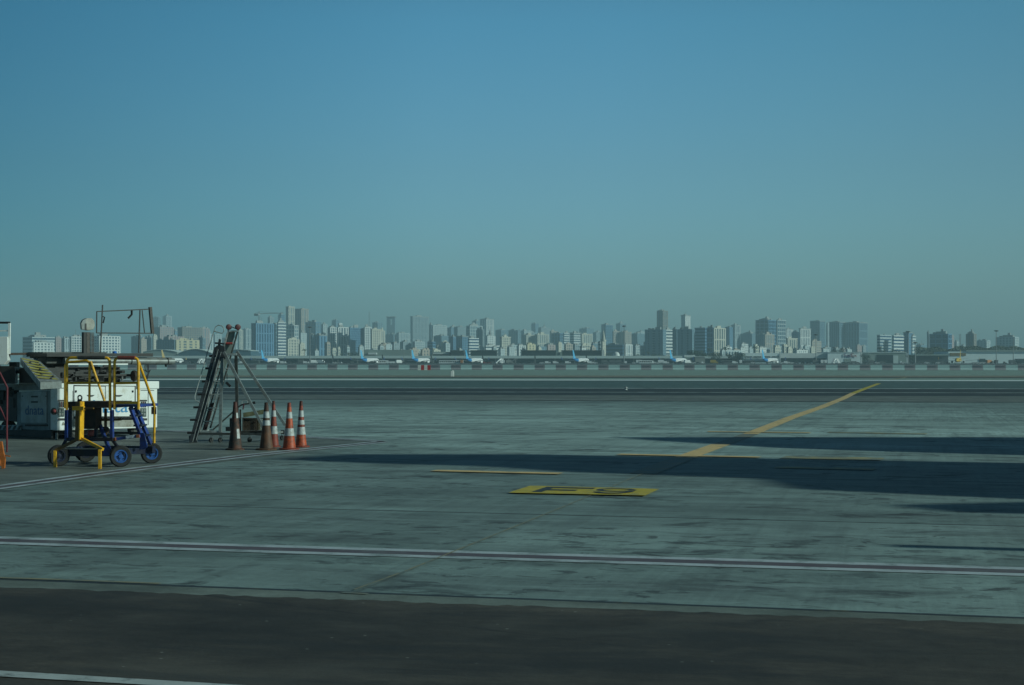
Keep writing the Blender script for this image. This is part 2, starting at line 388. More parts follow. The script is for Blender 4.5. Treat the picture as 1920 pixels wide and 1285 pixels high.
band('taxiway_dark_lane', (727.2, 730.3), (733.4, 736.6), 0.008, M_RUN2, 1.2)
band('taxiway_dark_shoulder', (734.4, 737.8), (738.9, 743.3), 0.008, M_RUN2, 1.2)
band('taxiway_line', (726.4, 729.3), (727.1, 730.1), 0.012, M_PW2, 1.2)
band('taxiway_inner_line', (733.7, 737.0), (734.2, 737.6), 0.012, M_PW2, 1.2)
band('concrete_shoulder', (739.0, 743.5), (747.6, 754.6), 0.004, M_STAND)
band('shoulder_joint', (747.5, 754.5), (748.1, 755.2), 0.008, M_RUN2)
def strip(name, pts, w, z, m):
    "a painted line of width w through ground points"
    L = []; Rr = []
    for i, p in enumerate(pts):
        d = (pts[min(i + 1, len(pts) - 1)] - pts[max(i - 1, 0)]); d.z = 0; d.normalize(); n = Vector((-d.y, d.x, 0)); ww = w[i] if isinstance(w, list) else w
        L.append(p + n * ww / 2); Rr.append(p - n * ww / 2)
    b = MB(); k = len(pts)
    b.add([(p.x, p.y, z) for p in L + Rr], [(i, i + 1, k + i + 1, k + i) for i in range(k - 1)])
    o = b.build(name, m)
    if o.data.polygons[0].normal.z < 0: o.data.flip_normals()
    return tag(o, kind='structure')
strip('taxiway_faint_line', [G(-40, 733.8), G(420, 731.2)], 0.5, 0.016, M_PW2)
strip('taxiway_dash', [G(626, 731.8), G(670, 731.9)], 0.4, 0.016, M_PW2)
strip('taxiway_dash', [G(686, 728.1), G(728, 728.2)], 0.4, 0.016, M_PW2)
# darker stand area left of the painted boundary
era = [G(0, 917), G(190, 891.5), G(470, 856), G(722, 828.3)]
sheet('stand_area', [G(-260, 951), G(722, 828.3), G(575, 820), G(380, 812), G(120, 806), G(-300, 803)], 0.004, M_STAND)
def double_line(pts, w, z, name='double_line', gap=0.42):
    "white, dark red, white"
    strip(name + '_centre', pts, w * gap, z, M_PR)
    for s in (-1, 1):
        q = []
        for i, p in enumerate(pts):
            d = (pts[min(i + 1, len(pts) - 1)] - pts[max(i - 1, 0)]); d.z = 0; d.normalize(); n = Vector((-d.y, d.x, 0))
            q.append(p + n * s * w * (0.25 + gap / 4))
        strip(name + '_edge', q, w * (1 - gap) / 2, z, M_PW)
double_line([G(-300, 955.5), G(0, 914.5), G(190, 888.5), G(470, 854.5), G(716, 829.3)], 0.52, 0.010, 'stand_boundary')
double_line([G(716, 828.6), G(575, 820.6), G(420, 812.5), G(140, 803)], 0.46, 0.014, 'stand_boundary')
double_line([G(-500, 998), G(0, 1014), G(480, 1029.5), G(960, 1044), G(1440, 1058.5), G(1920, 1073), G(2400, 1088)], 0.66, 0.006, 'restraint')
# yellow lead-in line, its old painted-out part and the thin line
strip('lead_in_line_far', [G(1648, 719.5), G(1628, 727), G(1600, 738)], 0.42, 0.016, M_PY2)
strip('lead_in_line_beyond', [G(1700, 708), G(1672, 712)], 0.4, 0.018, M_PYD)
strip('lead_in_line', [G(1600, 738), G(1580, 748), G(1540, 764), G(1480, 785), G(1407, 814.5)], 0.42, 0.012, M_PY)
strip('lead_in_line_worn', [G(1407, 814.5), G(1352, 834)], 0.44, 0.008, M_PYO)
strip('lead_in_line_near', [G(1352, 834), G(1283, 859)], 0.46, 0.012, M_PY)
strip('lead_in_line_old', [G(1283, 859), G(1205, 889)], 0.50, 0.008, M_PYO)
strip('thin_line', [G(1205, 889), G(1060, 950), G(870, 1028), G(760, 1073), G(664, 1108)], 0.022, 0.012, M_PTHIN)
for q in ((1327, 810.2, 1520, 812.6), (1160, 853.2, 1425, 858.8)):
    strip('stop_bar', [G(q[0], q[1]), G(q[2], q[3])], 0.40, 0.018, M_PY)
strip('stop_bar', [G(813, 884.0), G(1052, 889.6)], 0.36, 0.018, M_PY)
strip('faded_bar', [G(1552, 811.5), G(1738, 814.5)], 0.50, 0.012, M_PYD)
strip('faded_bar', [G(1468, 858.3), G(1655, 862.0)], 0.85, 0.012, M_PYD)
strip('faded_bar', [G(1455, 877), G(1640, 881)], 0.55, 0.012, M_PYD)
# stand number plate F9
pc = [G(953, 926.6), G(994.6, 913.3), G(1237, 919.5), G(1209.8, 931.9)]
sheet('stand_number_plate', pc, 0.022, M_PY2)
def plate(u, v):                                  # u to the right, v away from the camera
    a = pc[0].lerp(pc[3], u); b = pc[1].lerp(pc[2], u); return a.lerp(b, v)
def ink(polys, name, z=0.026):
    b = MB()
    for poly in polys:
        q = [plate(*p) for p in poly]; b.add([(p.x, p.y, z) for p in q], [tuple(range(len(q)))])
    o = b.build(name, M_PB)
    bm = o.data
    if bm.polygons[0].normal.z < 0: bm.flip_normals()
    tag(o, kind='structure')
ink([[(0.15, 0.14), (0.225, 0.14), (0.225, 0.88), (0.15, 0.88)], [(0.2255, 0.72), (0.53, 0.72), (0.53, 0.88), (0.2255, 0.88)],
     [(0.2255, 0.40), (0.44, 0.40), (0.44, 0.54), (0.2255, 0.54)]], 'stand_number_letter')
def ring(cx, cy, rx, ry, t, a0, a1, n=20):
    out = []
    for i in range(n):
        a = R(a0 + (a1 - a0) * i / n); b = R(a0 + (a1 - a0) * (i + 1) / n)
        out.append([(cx + rx * math.cos(a), cy + ry * math.sin(a)), (cx + rx * math.cos(b), cy + ry * math.sin(b)),
                    (cx + (rx - t) * math.cos(b), cy + (ry - t * 2.0) * math.sin(b)), (cx + (rx - t) * math.cos(a), cy + (ry - t * 2.0) * math.sin(a))])
    return out
ink(ring(0.715, 0.655, 0.150, 0.235, 0.050, 12, 348) , 'stand_number_digit')
ink(ring(0.715, 0.505, 0.152, 0.385, 0.046, -150, 14), 'stand_number_digit_tail', 0.030)
# the near road: concrete kerb strip, asphalt and its white line
band('kerb_strip', (1087.5, 1160.5), (1104, 1173), 0.004, M_EDGE, 0.5)
a, b = line_pts(1103, 1172, 0.5); 
far_e = []; rr = random.Random(3)
for i in range(181):
    p = a.lerp(b, i / 180); far_e.append((p.x, p.y + rr.uniform(-0.045, 0.045), 0))
sheet('near_road', far_e + [(b.x + 6, -40, 0), (a.x - 6, -40, 0)], 0.008, M_ASPH)
band('near_road_line', (1261.5, 1377), (1272.5, 1383), 0.014, worn_paint('near_white_paint', (0.50, 0.55, 0.55), (0.03, 0.03, 0.03), 0.35, 3.0), 0.4)
band('kerb_joint', (1085.6, 1158.6), (1088.2, 1161.2), 0.0055, M_PB, 0.5)
strip('kerb_yellow_line', [G(-60, 1083.2), G(120, 1089), G(300, 1096)], 0.07, 0.010, M_PTHIN)
strip('kerb_yellow_dash', [G(642, 1113), G(690, 1115.5)], 0.07, 0.010, M_PYO)
# ================================================================ near equipment
YEL = mat('yellow_steel', (1.0, 0.50, 0.02), 0.42, dirt=(0.16, 0.08, 0.02), dirt_amt=0.35, dirt_scale=9, scale=6)
YELD = mat('shade_and_dirt_yellow', (0.26, 0.13, 0.012), 0.5, dirt=(0.06, 0.035, 0.02), dirt_amt=0.9, dirt_scale=7, scale=6)
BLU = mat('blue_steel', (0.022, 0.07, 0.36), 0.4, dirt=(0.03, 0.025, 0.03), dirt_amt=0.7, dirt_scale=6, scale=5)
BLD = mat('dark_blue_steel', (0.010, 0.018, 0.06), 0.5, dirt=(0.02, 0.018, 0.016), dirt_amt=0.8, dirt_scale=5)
RIM = mat('blue_rim', (0.03, 0.11, 0.36), 0.35, var=0.25, scale=12)
RUB = mat('black_rubber', (0.016, 0.016, 0.016), 0.75, var=0.3, scale=14, bump=0.3)
RED = mat('red_tape', (0.35, 0.08, 0.06), 0.6, var=0.3, scale=20)
GRYP = mat('grey_wrap', (0.10, 0.085, 0.075), 0.7, var=0.35, scale=16)
BRN = mat('brown_steel', (0.075, 0.045, 0.03), 0.65, var=0.3, scale=8, dirt=(0.02, 0.018, 0.015), dirt_amt=0.7, dirt_scale=6)
BLK = mat('black_steel', (0.018, 0.018, 0.018), 0.55, var=0.3, scale=8)
WHT = mat('white_body', (0.98, 0.98, 0.93), 0.42, var=0.03, scale=1.6, dirt=(0.55, 0.51, 0.42), dirt_amt=0.25, dirt_scale=3.5)
WHTD = mat('grimy_white_body', (0.50, 0.50, 0.45), 0.5, var=0.1, scale=3, dirt=(0.16, 0.14, 0.10), dirt_amt=0.9, dirt_scale=6)
DRK = mat('dark_machinery', (0.03, 0.028, 0.026), 0.6, var=0.4, scale=3)
GRM = mat('grey_metal', (0.30, 0.33, 0.32), 0.45, 0.1, var=0.15, scale=4, dirt=(0.07, 0.06, 0.05), dirt_amt=0.6, dirt_scale=4)
GRD = mat('dull_grey_metal', (0.085, 0.095, 0.09), 0.55, 0.2, var=0.2, scale=4, dirt=(0.03, 0.025, 0.02), dirt_amt=0.7, dirt_scale=4)
ALU = mat('aluminium', (0.50, 0.53, 0.51), 0.40, 0.25, var=0.12, scale=7, dirt=(0.12, 0.10, 0.08), dirt_amt=0.5, dirt_scale=9)
TXB = mat('blue_lettering', (0.05, 0.30, 0.58), 0.5, var=0.08)

def text_obj(s, name, size_w, size_h, origin, ux, uz, m, parent, thick=0.004):
    "lettering fitted to a width and height, standing on a surface with axes ux, uz"
    cu = bpy.data.curves.new('lettering', 'FONT'); cu.body = s; cu.extrude = 0.5; cu.offset = 0.0
    t = bpy.data.objects.new('lettering_source', cu); COL.objects.link(t)
    bpy.context.view_layer.update(); dg = bpy.context.evaluated_depsgraph_get()
    me = bpy.data.meshes.new_from_object(t.evaluated_get(dg)); bpy.data.objects.remove(t)
    xs = [v.co.x for v in me.vertices]; ys = [v.co.y for v in me.vertices]
    x0, y0 = min(xs), min(ys); kx = size_w / (max(xs) - x0); ky = size_h / (max(ys) - y0)
    ux = Vector(ux).normalized(); uz = Vector(uz).normalized(); n = ux.cross(uz); off = wloc(parent)
    for v in me.vertices:
        v.co = Vector(origin) + ux * (v.co.x - x0) * kx + uz * (v.co.y - y0) * ky + n * (v.co.z * thick + thick) - off
    me.materials.clear(); me.materials.append(m); me.name = name
    o = bpy.data.objects.new(name, me); COL.objects.link(o); o.parent = parent
    return o

def arc(c, a, b, r0, n=6):
    "rounded corner at c between points a and b"
    c, a, b = Vector(c), Vector(a), Vector(b); p = c + (a - c).normalized() * r0; q = c + (b - c).normalized() * r0
    return [p.lerp(c, t).lerp(c.lerp(q, t), t) for t in [i / n for i in range(n + 1)]]
def rounded(pts, r0):
    pts = [Vector(p) for p in pts]; out = [pts[0]]
    for i in range(1, len(pts) - 1): out += arc(pts[i], pts[i - 1], pts[i + 1], r0)
    return out + [pts[-1]]

# ---------------------------------------------------------------- cones
CO = mat('orange_cone', (0.70, 0.10, 0.02), 0.5, var=0.15, scale=9, dirt=(0.10, 0.035, 0.02), dirt_amt=0.75, dirt_scale=11)
CR = mat('red_cone', (0.42, 0.055, 0.025), 0.55, var=0.2, scale=9, dirt=(0.08, 0.03, 0.02), dirt_amt=0.85, dirt_scale=10)
CW = mat('reflective_white', (0.60, 0.62, 0.62), 0.35, var=0.08, scale=12, dirt=(0.30, 0.27, 0.23), dirt_amt=0.6, dirt_scale=14)
CK = mat('sooty_cone', (0.038, 0.028, 0.022), 0.7, var=0.4, scale=7, dirt=(0.16, 0.045, 0.02), dirt_amt=0.45, dirt_scale=5)
CB = mat('browned_cone', (0.20, 0.075, 0.028), 0.65, var=0.45, scale=6, dirt=(0.025, 0.02, 0.015), dirt_amt=1.0, dirt_scale=4)
CT = mat('cone_tip', (0.09, 0.025, 0.018), 0.65, var=0.4, scale=12)
def cone(px, ybase, ytop, wpx, bands, label, basemat, lean=0.0, basew=1.35, bottom=None):
    g = G(px, ybase - 1.2); k = g.y / F
    Hh = (ybase - ytop) * k; rb = wpx * k / 2; rt = rb * 0.26
    root = empty('traffic_cone', g, label, 'traffic cone', 'traffic cones standing by the ladder trestle')
    mats = []; prof = []; mf = []
    def rad(t):                                    # t from 0 at the base to 1 at the tip
        return rb * (1 - t) ** 1.25 * 0.62 + rb * 0.38 * (1 - t) + rt * t
    ys = [ybase - 2.6] + [b[0] for b in bands[1:]] + [ytop]
    n = 0
    for i, (y0, m) in enumerate(bands):
        y1 = bands[i + 1][0] if i + 1 < len(bands) else ytop
        if m not in mats: mats.append(m)
        steps = max(2, int(abs(y0 - y1) / 4))
        for j in range(steps):
            a = (ybase - (y0 + (y1 - y0) * j / steps)) * k
            bulge = 0.004 if m is CW else 0.0
            prof.append((rad(a / Hh) + bulge, a)); mf.append(mats.index(m))
            if j == steps - 1:
                a2 = (ybase - y1) * k; prof.append((rad(min(a2 / Hh, 1)) + bulge, a2 - 0.001)); mf.append(mats.index(m))
    prof.append((rt * 0.6, Hh + 0.006)); mf.append(mf[-1])
    b = MB(); b.lathe(prof, c=g, n=28, mf=mf)
    b.v = [(v[0] + lean * (v[2]), v[1], v[2]) for v in b.v]
    b.build('body', mats, root, smooth=True)
    bb = MB(); rw = rb * basew
    bb.lathe([(rw * 0.97, 0.002), (rw, 0.012), (rw, 0.028), (rw * 0.93, 0.038), (rb * 1.02, 0.044)], c=g, n=8 if basew > 1.5 else 20)
    bb.build('base', basemat, root, smooth=False)
    return root
cone(441, 845.3, 755, 27, [(843, CK), (768, CT)], 'sooty black traffic cone with dark red tip and torn white patch', CK)
pp = MB(); gc = G(441, 844.1); kk = gc.y / F
c1 = [o for o in bpy.data.objects if o.name == 'traffic_cone'][0]
for (a0, a1, z0, z1) in ((-62, -25, 22 * kk, 40 * kk), (-60, -20, 60 * kk, 70 * kk)):   # patch of torn reflective film
    pp = MB(); vs = []; nn = 6
    for zz in (z0, z1):
        t = zz / (90.3 * kk); rb = 27 * kk / 2; r = rb * (1 - t) ** 1.25 * 0.62 + rb * 0.38 * (1 - t) + rb * 0.26 * t + 0.004
        for i in range(nn + 1):
            a = R(a0 + (a1 - a0) * i / nn); vs.append(gc + Vector((r * math.cos(a), r * math.sin(a), zz)))
    pp.add(vs, [(i, i + 1, nn + 2 + i, nn + 1 + i) for i in range(nn)])
    pp.build('torn_patch', CW, c1)
cone(513, 840.0, 753.5, 20, [(838, CR), (815, CW), (800.7, CR), (782.5, CW), (771, CR), (760, CT)], 'narrow red cone with two white bands, half behind the browned cone', CR)
cone(499.3, 845.4, 756.3, 26.5, [(843, CB), (799, CW), (789.5, CB), (785, CW), (773, CK)], 'browned cone with black tip and two white bands near its top', CB, basew=1.5)
cone(542.3, 844.6, 756.8, 25.5, [(842, CO), (818.5, CW), (804.5, CO), (785.8, CW), (773.6, CO), (765, CR)], 'bright orange cone with two broad white bands and scuffed round base', CR, basew=1.5)
cone(564.5, 840.0, 753.5, 22, [(838, CO), (816, CW), (802, CR), (797.4, CW), (789, CR), (783, CW), (771, CR), (762, CT)], 'orange cone with three white bands, rightmost by the painted line', CR, basew=1.45)

# ---------------------------------------------------------------- blue and yellow maintenance steps
st = empty('maintenance_steps', G(190, 872), 'blue and yellow wheeled maintenance steps with tow fork, beside the loader', 'mobile steps')
ZF, ZB = 29.95, 31.3
gu = Vector((math.cos(GRID), -math.sin(GRID), 0)); gv = Vector((math.sin(GRID), math.cos(GRID), 0))
Q0 = G(226, 876)                                 # ground under the front right wheel
def SF(px, py, back=0.0):                        # point in the front plane of the steps, pushed back by so many metres
    q = Q0 + gv * back; return plane_pt(q, gu, px, py)
rt = 0.027
# rails
def loop(name, pts, back=0.0, rr=0.10, m=YEL, r=rt):
    return MB().tube(rounded([SF(x, y, back) for x, y in pts], rr), r).build(name, m, st, smooth=True)
loop('guard_rail', [(125.3, 769), (125.3, 671), (205.8, 671), (206.5, 769)])
loop('guard_rail', [(214.8, 768), (214.8, 671), (259.5, 671.5), (259.6, 768)])
MB().tube([SF(125.4, 718.6), SF(205.8, 718)], rt * 0.85).build('mid_rail', YEL, st, smooth=True)
MB().tube([SF(215, 719), SF(259.5, 718)], rt * 0.85).build('mid_rail', YEL, st, smooth=True)
MB().tube([SF(147, 671), SF(198, 671)], rt * 1.45).build('rail_wrap', GRYP, st, smooth=True)
MB().tube([SF(222, 671.1), SF(254, 671.4)], rt * 1.45).build('rail_wrap', RED, st, smooth=True)
loop('rear_guard_rail', [(122.0, 766), (122.2, 680), (168.2, 676), (167.6, 754)], back=0.75, r=rt * 0.9)
MB().tube([SF(170, 678, 0.75), SF(196.5, 753.5, 0.75)], rt * 0.9).build('rail_brace', YEL, st, smooth=True)
hr = rounded([SF(260.5, 680, 0.02), SF(290, 762, 0.72), SF(289, 831, 0.72)], 0.09)
MB().tube(hr, rt * 0.9).build('handrail', YEL, st, smooth=True)
MB().box(SF(288.5, 770, 0.72), (0.09, 0.05, 0.14)).build('handrail_clamp', BRN, st)
# platform
def slab(p0, p1, h, dep, name, m, back=0.0, bev=0.0):
    a, b = SF(*p0, back), SF(*p1, back)
    return MB().obox(a - Vector((0, 0, h)), b - a, gv * dep, Vector((0, 0, h))).build(name, m, st, bevel=bev)
slab((126.5, 753.5), (207, 753.5), 0.12, 0.85, 'platform', BRN, back=0.03)
slab((215.6, 753), (258.5, 753), 0.05, 0.06, 'toe_board', YEL, back=-0.02)
slab((207.5, 758.5), (257, 758.5), 0.05, 0.85, 'platform_frame', BLU, back=0.06)
def fbar(p, q, w, name, m, bp=0.0, bq=None, h=None):
    bq = bp if bq is None else bq
    return MB().bar(SF(*p, bp), SF(*q, bq), w, h, up=tuple(gv)).build(name, m, st, bevel=0.004)
for x in (125, 210): fbar((x, 769), (x, 826), 0.062, 'leg', BLU, 0.0)
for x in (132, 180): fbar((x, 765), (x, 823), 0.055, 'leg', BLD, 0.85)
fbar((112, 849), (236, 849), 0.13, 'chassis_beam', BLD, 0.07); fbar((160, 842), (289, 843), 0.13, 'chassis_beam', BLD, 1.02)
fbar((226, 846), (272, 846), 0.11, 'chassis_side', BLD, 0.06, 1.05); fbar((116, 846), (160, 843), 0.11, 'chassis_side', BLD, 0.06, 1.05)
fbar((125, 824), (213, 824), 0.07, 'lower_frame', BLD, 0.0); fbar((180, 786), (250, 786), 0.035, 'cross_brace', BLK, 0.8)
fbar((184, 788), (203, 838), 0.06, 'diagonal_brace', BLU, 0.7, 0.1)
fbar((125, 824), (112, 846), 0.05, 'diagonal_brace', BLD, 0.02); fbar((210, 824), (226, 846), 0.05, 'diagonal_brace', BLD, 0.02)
# stair: two stringers and treads coming down to the right and back
S0a, S0b = (244.5, 763), (272.5, 836); S1a, S1b = (254.5, 763), (283, 833)
fbar(S0a, S0b, 0.055, 'stringer', BLU, 0.10, 0.50, h=0.10); fbar(S1a, S1b, 0.055, 'stringer', BLU, 0.80, 1.05, h=0.10)
for t in (0.22, 0.48, 0.74):
    a = SF(*S0a, 0.10).lerp(SF(*S0b, 0.50), t); b = SF(*S1a, 0.80).lerp(SF(*S1b, 1.05), t)
    MB().bar(a, b, 0.16, 0.03).build('tread', BLD, st)
fbar((213, 824), (263, 817.5), 0.055, 'lower_step', BLU, 0.02, 0.10, h=0.05)
fbar((213.5, 824), (218, 823.5), 0.06, 'step_end', mat('orange_primer', (0.35, 0.10, 0.03), 0.6), 0.01, 0.01, h=0.055)
fbar((256, 818.6), (262, 817.8), 0.06, 'step_end', mat('orange_primer', (0.35, 0.10, 0.03), 0.6), 0.07, 0.08, h=0.055)
fbar((236, 820.4), (252, 818.4), 0.058, 'step_label', mat('worn_pale_paint', (0.45, 0.5, 0.55), 0.6, var=0.4, scale=40), 0.03, 0.06, h=0.03)
fbar((213, 812), (262, 812), 0.04, 'cross_brace', BLK, 0.9)
g1 = [SF(262, 812, 0.15), SF(270, 812, 0.15), SF(276, 838, 0.15), SF(271, 843, 0.15), SF(262, 843, 0.15)]
MB().prism(g1, gv * 0.012).build('gusset', BLU, st)
g2 = [SF(196, 838, -0.02), SF(207, 838, -0.02), SF(207, 854, -0.02), SF(192, 855, -0.02)]
MB().prism(g2, gv * 0.03).build('gusset', BLU, st)
# tank, canister and yellow jack
a = SF(157, 766, 0.35); b = SF(179, 766, 0.35)
MB().obox(a - Vector((0, 0, 0.40)), b - a, gv * 0.25, Vector((0, 0, 0.40))).build('hydraulic_tank', BRN, st, bevel=0.01)
MB().lathe([(0.055, 0), (0.065, 0.01), (0.065, 0.09), (0.05, 0.11)], c=SF(170, 818, 0.2), n=16).build('canister', mat('faded_red', (0.35, 0.07, 0.06), 0.5, var=0.3, scale=10), st, smooth=True)
fbar((198, 766), (198, 815), 0.045, 'yellow_jack', YELD, 0.6); fbar((185, 787.5), (227, 786.5), 0.05, 'jack_handle', YELD, 0.58)
MB().lathe([(0.06, 0), (0.07, 0.03), (0.07, 0.09), (0.045, 0.12)], c=SF(198, 812, 0.6), n=14).build('jack_body', BRN, st, smooth=True)
# tow fork
fk = -0.35
tp = MB(); tp.bar(SF(149, 754, fk), SF(147.5, 827, fk), 0.09, 0.13, up=tuple(gv), m=1); tp.bar(SF(153.3, 753, fk), SF(152.0, 824, fk), 0.03, 0.15, up=tuple(gv), m=0)  # left face dark, right strip bright: sun side put into the paint
tp.build('tow_post', [YEL, YELD], st, bevel=0.004)
ho = MB(); c = SF(149.5, 755, fk); w = gu
for i in range(16):                               # lifting eye: a rounded plate with a hole
    a0, a1 = 2 * math.pi * i / 16, 2 * math.pi * (i + 1) / 16; cc = SF(149.2, 746, fk)
    def q(a, r): return cc + gu * (math.cos(a) * r) + Vector((0, 0, math.sin(a) * r))
    ho.obox(q(a0, 0.03), q(a0, 0.055) - q(a0, 0.03), q(a1, 0.03) - q(a0, 0.03), gv * 0.02)
ho.obox(SF(144.8, 757, fk), gu * 0.09, gv * 0.02, Vector((0, 0, 0.075)))
ho.build('tow_eye', BLK, st)
fbar((136.5, 766), (158, 766), 0.075, 'tow_handle', YEL, fk - 0.05, h=0.06); fbar((158, 766), (176, 766), 0.03, 'tow_handle', YELD, fk - 0.05)
MB().tube([SF(133.5, 766, fk - 0.05), SF(137, 766, fk - 0.05)], 0.035).build('handle_grip', BLK, st, smooth=True)
fbar((152, 822), (193, 843), 0.055, 'fork_arm', YEL, fk, fk - 0.15); fbar((145, 824), (104, 845), 0.055, 'fork_arm', YELD, fk, fk - 0.05)
def foot(px, y0, yb):
    g = G(px, yb); p = P(px, y0, g.y)
    MB().bar(p, (g.x, g.y, 0.0), 0.055, 0.06).build('fork_foot', YEL, st, bevel=0.004)
foot(187.3, 843, 879.8); foot(103.5, 845, 876.8)
fbar((112, 842), (186, 842), 0.022, 'fork_tie', GRM, fk + 0.12)
# wheels
def wheel(px, yb, back, vis=True):
    g = G(px, yb); r = 0.205; c = Vector((g.x, g.y, r)); ax = (gu * math.cos(0.9) - gv * math.sin(0.9))
    t = MB(); t.lathe([(r * 0.62, -0.05), (r * 0.9, -0.055), (r, -0.035), (r, 0.035), (r * 0.9, 0.055), (r * 0.62, 0.05), (r * 0.6, 0.0)], c=c, axis=ax, n=28)
    ty = t.build('wheel', RUB, st, smooth=True)
    m = MB(); m.lathe([(r * 0.62, -0.045), (r * 0.61, 0.046), (r * 0.5, 0.046), (r * 0.47, 0.02), (r * 0.22, 0.012), (r * 0.2, 0.05), (0.01, 0.055)], c=c, axis=ax, n=24)
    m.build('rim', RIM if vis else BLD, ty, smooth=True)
    for i in range(5):
        n = MB(); a = 2 * math.pi * i / 5; x = ax.cross(Vector((0, 0, 1))).normalized(); y = Vector((0, 0, 1))
        n.lathe([(0.009, 0), (0.009, 0.02)], c=c + ax * 0.018 + (x * math.cos(a) + y * math.sin(a)) * r * 0.35, axis=ax, n=6)
        n.build('wheel_nut', BLK, ty)
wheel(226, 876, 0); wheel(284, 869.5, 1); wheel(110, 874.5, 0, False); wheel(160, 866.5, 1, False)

# ---------------------------------------------------------------- cargo loader
AY = 40.5
A0 = Vector(((108 - 960) * AY / F, AY, 0)); lu = Vector((0.746, 0.666, 0)); lw = Vector((-0.666, 0.746, 0))
ld = empty('cargo_loader', A0 + lu * 1.2 + lw * 1.5, 'white cargo loader with striped ramp and long conveyor, behind the blue steps', 'cargo loader')
def LF(px, py, back=0.0): return plane_pt(A0 + lw * back, lu, px, py)          # on the lit long side
def LL(px, py, out=0.0): return plane_pt(A0 - lu * out, lw, px, py)            # on the shaded end
B0 = LF(295, 800); B0.z = 0
LEN = (B0 - A0).length
zb, zt = 0.23, 1.46
Zv = Vector((0, 0, 1))
# long white body with chamfered corner at A
foot_poly = [A0 + lu * 0.06, A0 + lu * LEN, A0 + lu * LEN + lw * 2.3, A0 + lw * 2.3, A0 + lw * 0.06]
MB().prism([p + Zv * zb for p in foot_poly], Zv * (zt - zb - 0.02)).build('body', WHT, ld, bevel=0.02)
MB().obox(A0 + lu * (LEN - 0.62) - lw * 0.03 + Zv * 1.27, lu * 0.66, lw * 2.36, Zv * 0.20).build('bonnet', WHT, ld, bevel=0.015)
def panel(name, x0, y0, x1, y1, m, parent=ld, back=-0.012, th=0.014, bev=0.0):
    a = LF(x0, y1, back); b = LF(x1, y1, back); c = LF(x0, y0, back); h = (c - a).z
    return MB().obox(a, b - a, lw * th, Zv * h).build(name, m, parent, bevel=bev)
BLKGAP = mat('shut_line', (0.012, 0.012, 0.012), 0.8)
d1 = panel('side_door', 139.5, 724.5, 197, 781, WHT, back=-0.022, th=0.02, bev=0.004)
d2 = panel('side_door', 198.2, 724.5, 252.5, 781, WHT, back=-0.022, th=0.02, bev=0.004)
panel('door_gap', 137.8, 722.2, 254.5, 784, BLKGAP, back=-0.004, th=0.003)
for dd, x0 in ((d1, 164), (d2, 216.5)):
    a = LF(x0, 741, -0.045); b = LF(x0 + 14, 741, -0.045)
    MB().prism([a, b, b.lerp(a, 0.25) - Zv * 0.035, a.lerp(b, 0.25) - Zv * 0.035], lw * 0.02).build('handle', BLK, dd)
for dd, x0 in ((d1, 142.5), (d2, 249)):
    MB().box(LF(x0, 734, -0.03), (0.04, 0.03, 0.05)).build('hinge', BLK, dd)
a = LF(163, 775, -0.024); b = LF(240, 775, -0.024)
# the lettering runs over both doors
text_obj('dnata', 'lettering', (b - a).length, 24 * 41.4 / F, a, lu, Zv, TXB, ld)
panel('skirt', 138, 786, 270, 800.5, WHTD, back=-0.010, th=0.01)
panel('skirt_gap', 138, 784.2, 270, 785.6, BLKGAP, back=-0.012, th=0.004)
for x0, x1, y0, y1 in ((112, 124, 727.5, 728.6), (264, 289, 731.8, 732.8)): panel('shut_line', x0, y0, x1, y1, BLKGAP, back=-0.006, th=0.005)
panel('shut_line', 277.5, 733, 278.5, 797, GRD, back=-0.006, th=0.005); panel('shut_line', 136.4, 733, 137.0, 800, GRD, back=-0.006, th=0.005)
# control panels with breakers
DKG = mat('dark_green_panel', (0.03, 0.07, 0.06), 0.5, var=0.4, scale=30)
for x in (108.5, 262.5):
    panel('label_strip', x, 750, x + 13.5, 752.6, BLK, back=-0.016, th=0.012)
    for i in range(3): panel('switch_guard', x + 2.5 + i * 3.6, 753.5, x + 4.4 + i * 3.6, 764, BLK if i != 1 else mat('dull_red', (0.12, 0.03, 0.04), 0.6), back=-0.018, th=0.012)
    fr = panel('socket_panel', x + 1.5, 765.5, x + 12, 781.5, DKG, back=-0.016, th=0.012)
    for i in range(2):
        for j in range(2): panel('socket', x + 2.8 + i * 4.6, 767.4 + j * 7, x + 6.0 + i * 4.6, 772.4 + j * 7, GRM, fr, back=-0.024, th=0.012)
    panel('label_strip', x, 784.5, x + 13.5, 788.5, BLK, back=-0.014, th=0.01)
a = LF(116, 797.5, -0.012); MB().prism([a, a + lu * 0.09, a + lu * 0.045 + Zv * 0.09], lw * 0.006).build('warning_triangle', mat('triangle_ink', (0.30, 0.28, 0.20), 0.6), ld)
# lamp on the rounded corner
nA = (-lw).normalized()
lp = MB(); lp.lathe([(0.085, 0), (0.09, 0.02), (0.07, 0.035), (0.05, 0.03)], c=LF(101.8, 771.5, -0.0), axis=(-lw - lu * 0.9), n=18)
hl = lp.build('corner_lamp', BLK, ld, smooth=True)
MB().lathe([(0.045, 0.03), (0.035, 0.05), (0.01, 0.06)], c=LF(102.4, 771.0, -0.005), axis=(-lw - lu * 0.9), n=14).build('lens', mat('red_lens', (0.35, 0.08, 0.08), 0.2), hl, smooth=True)
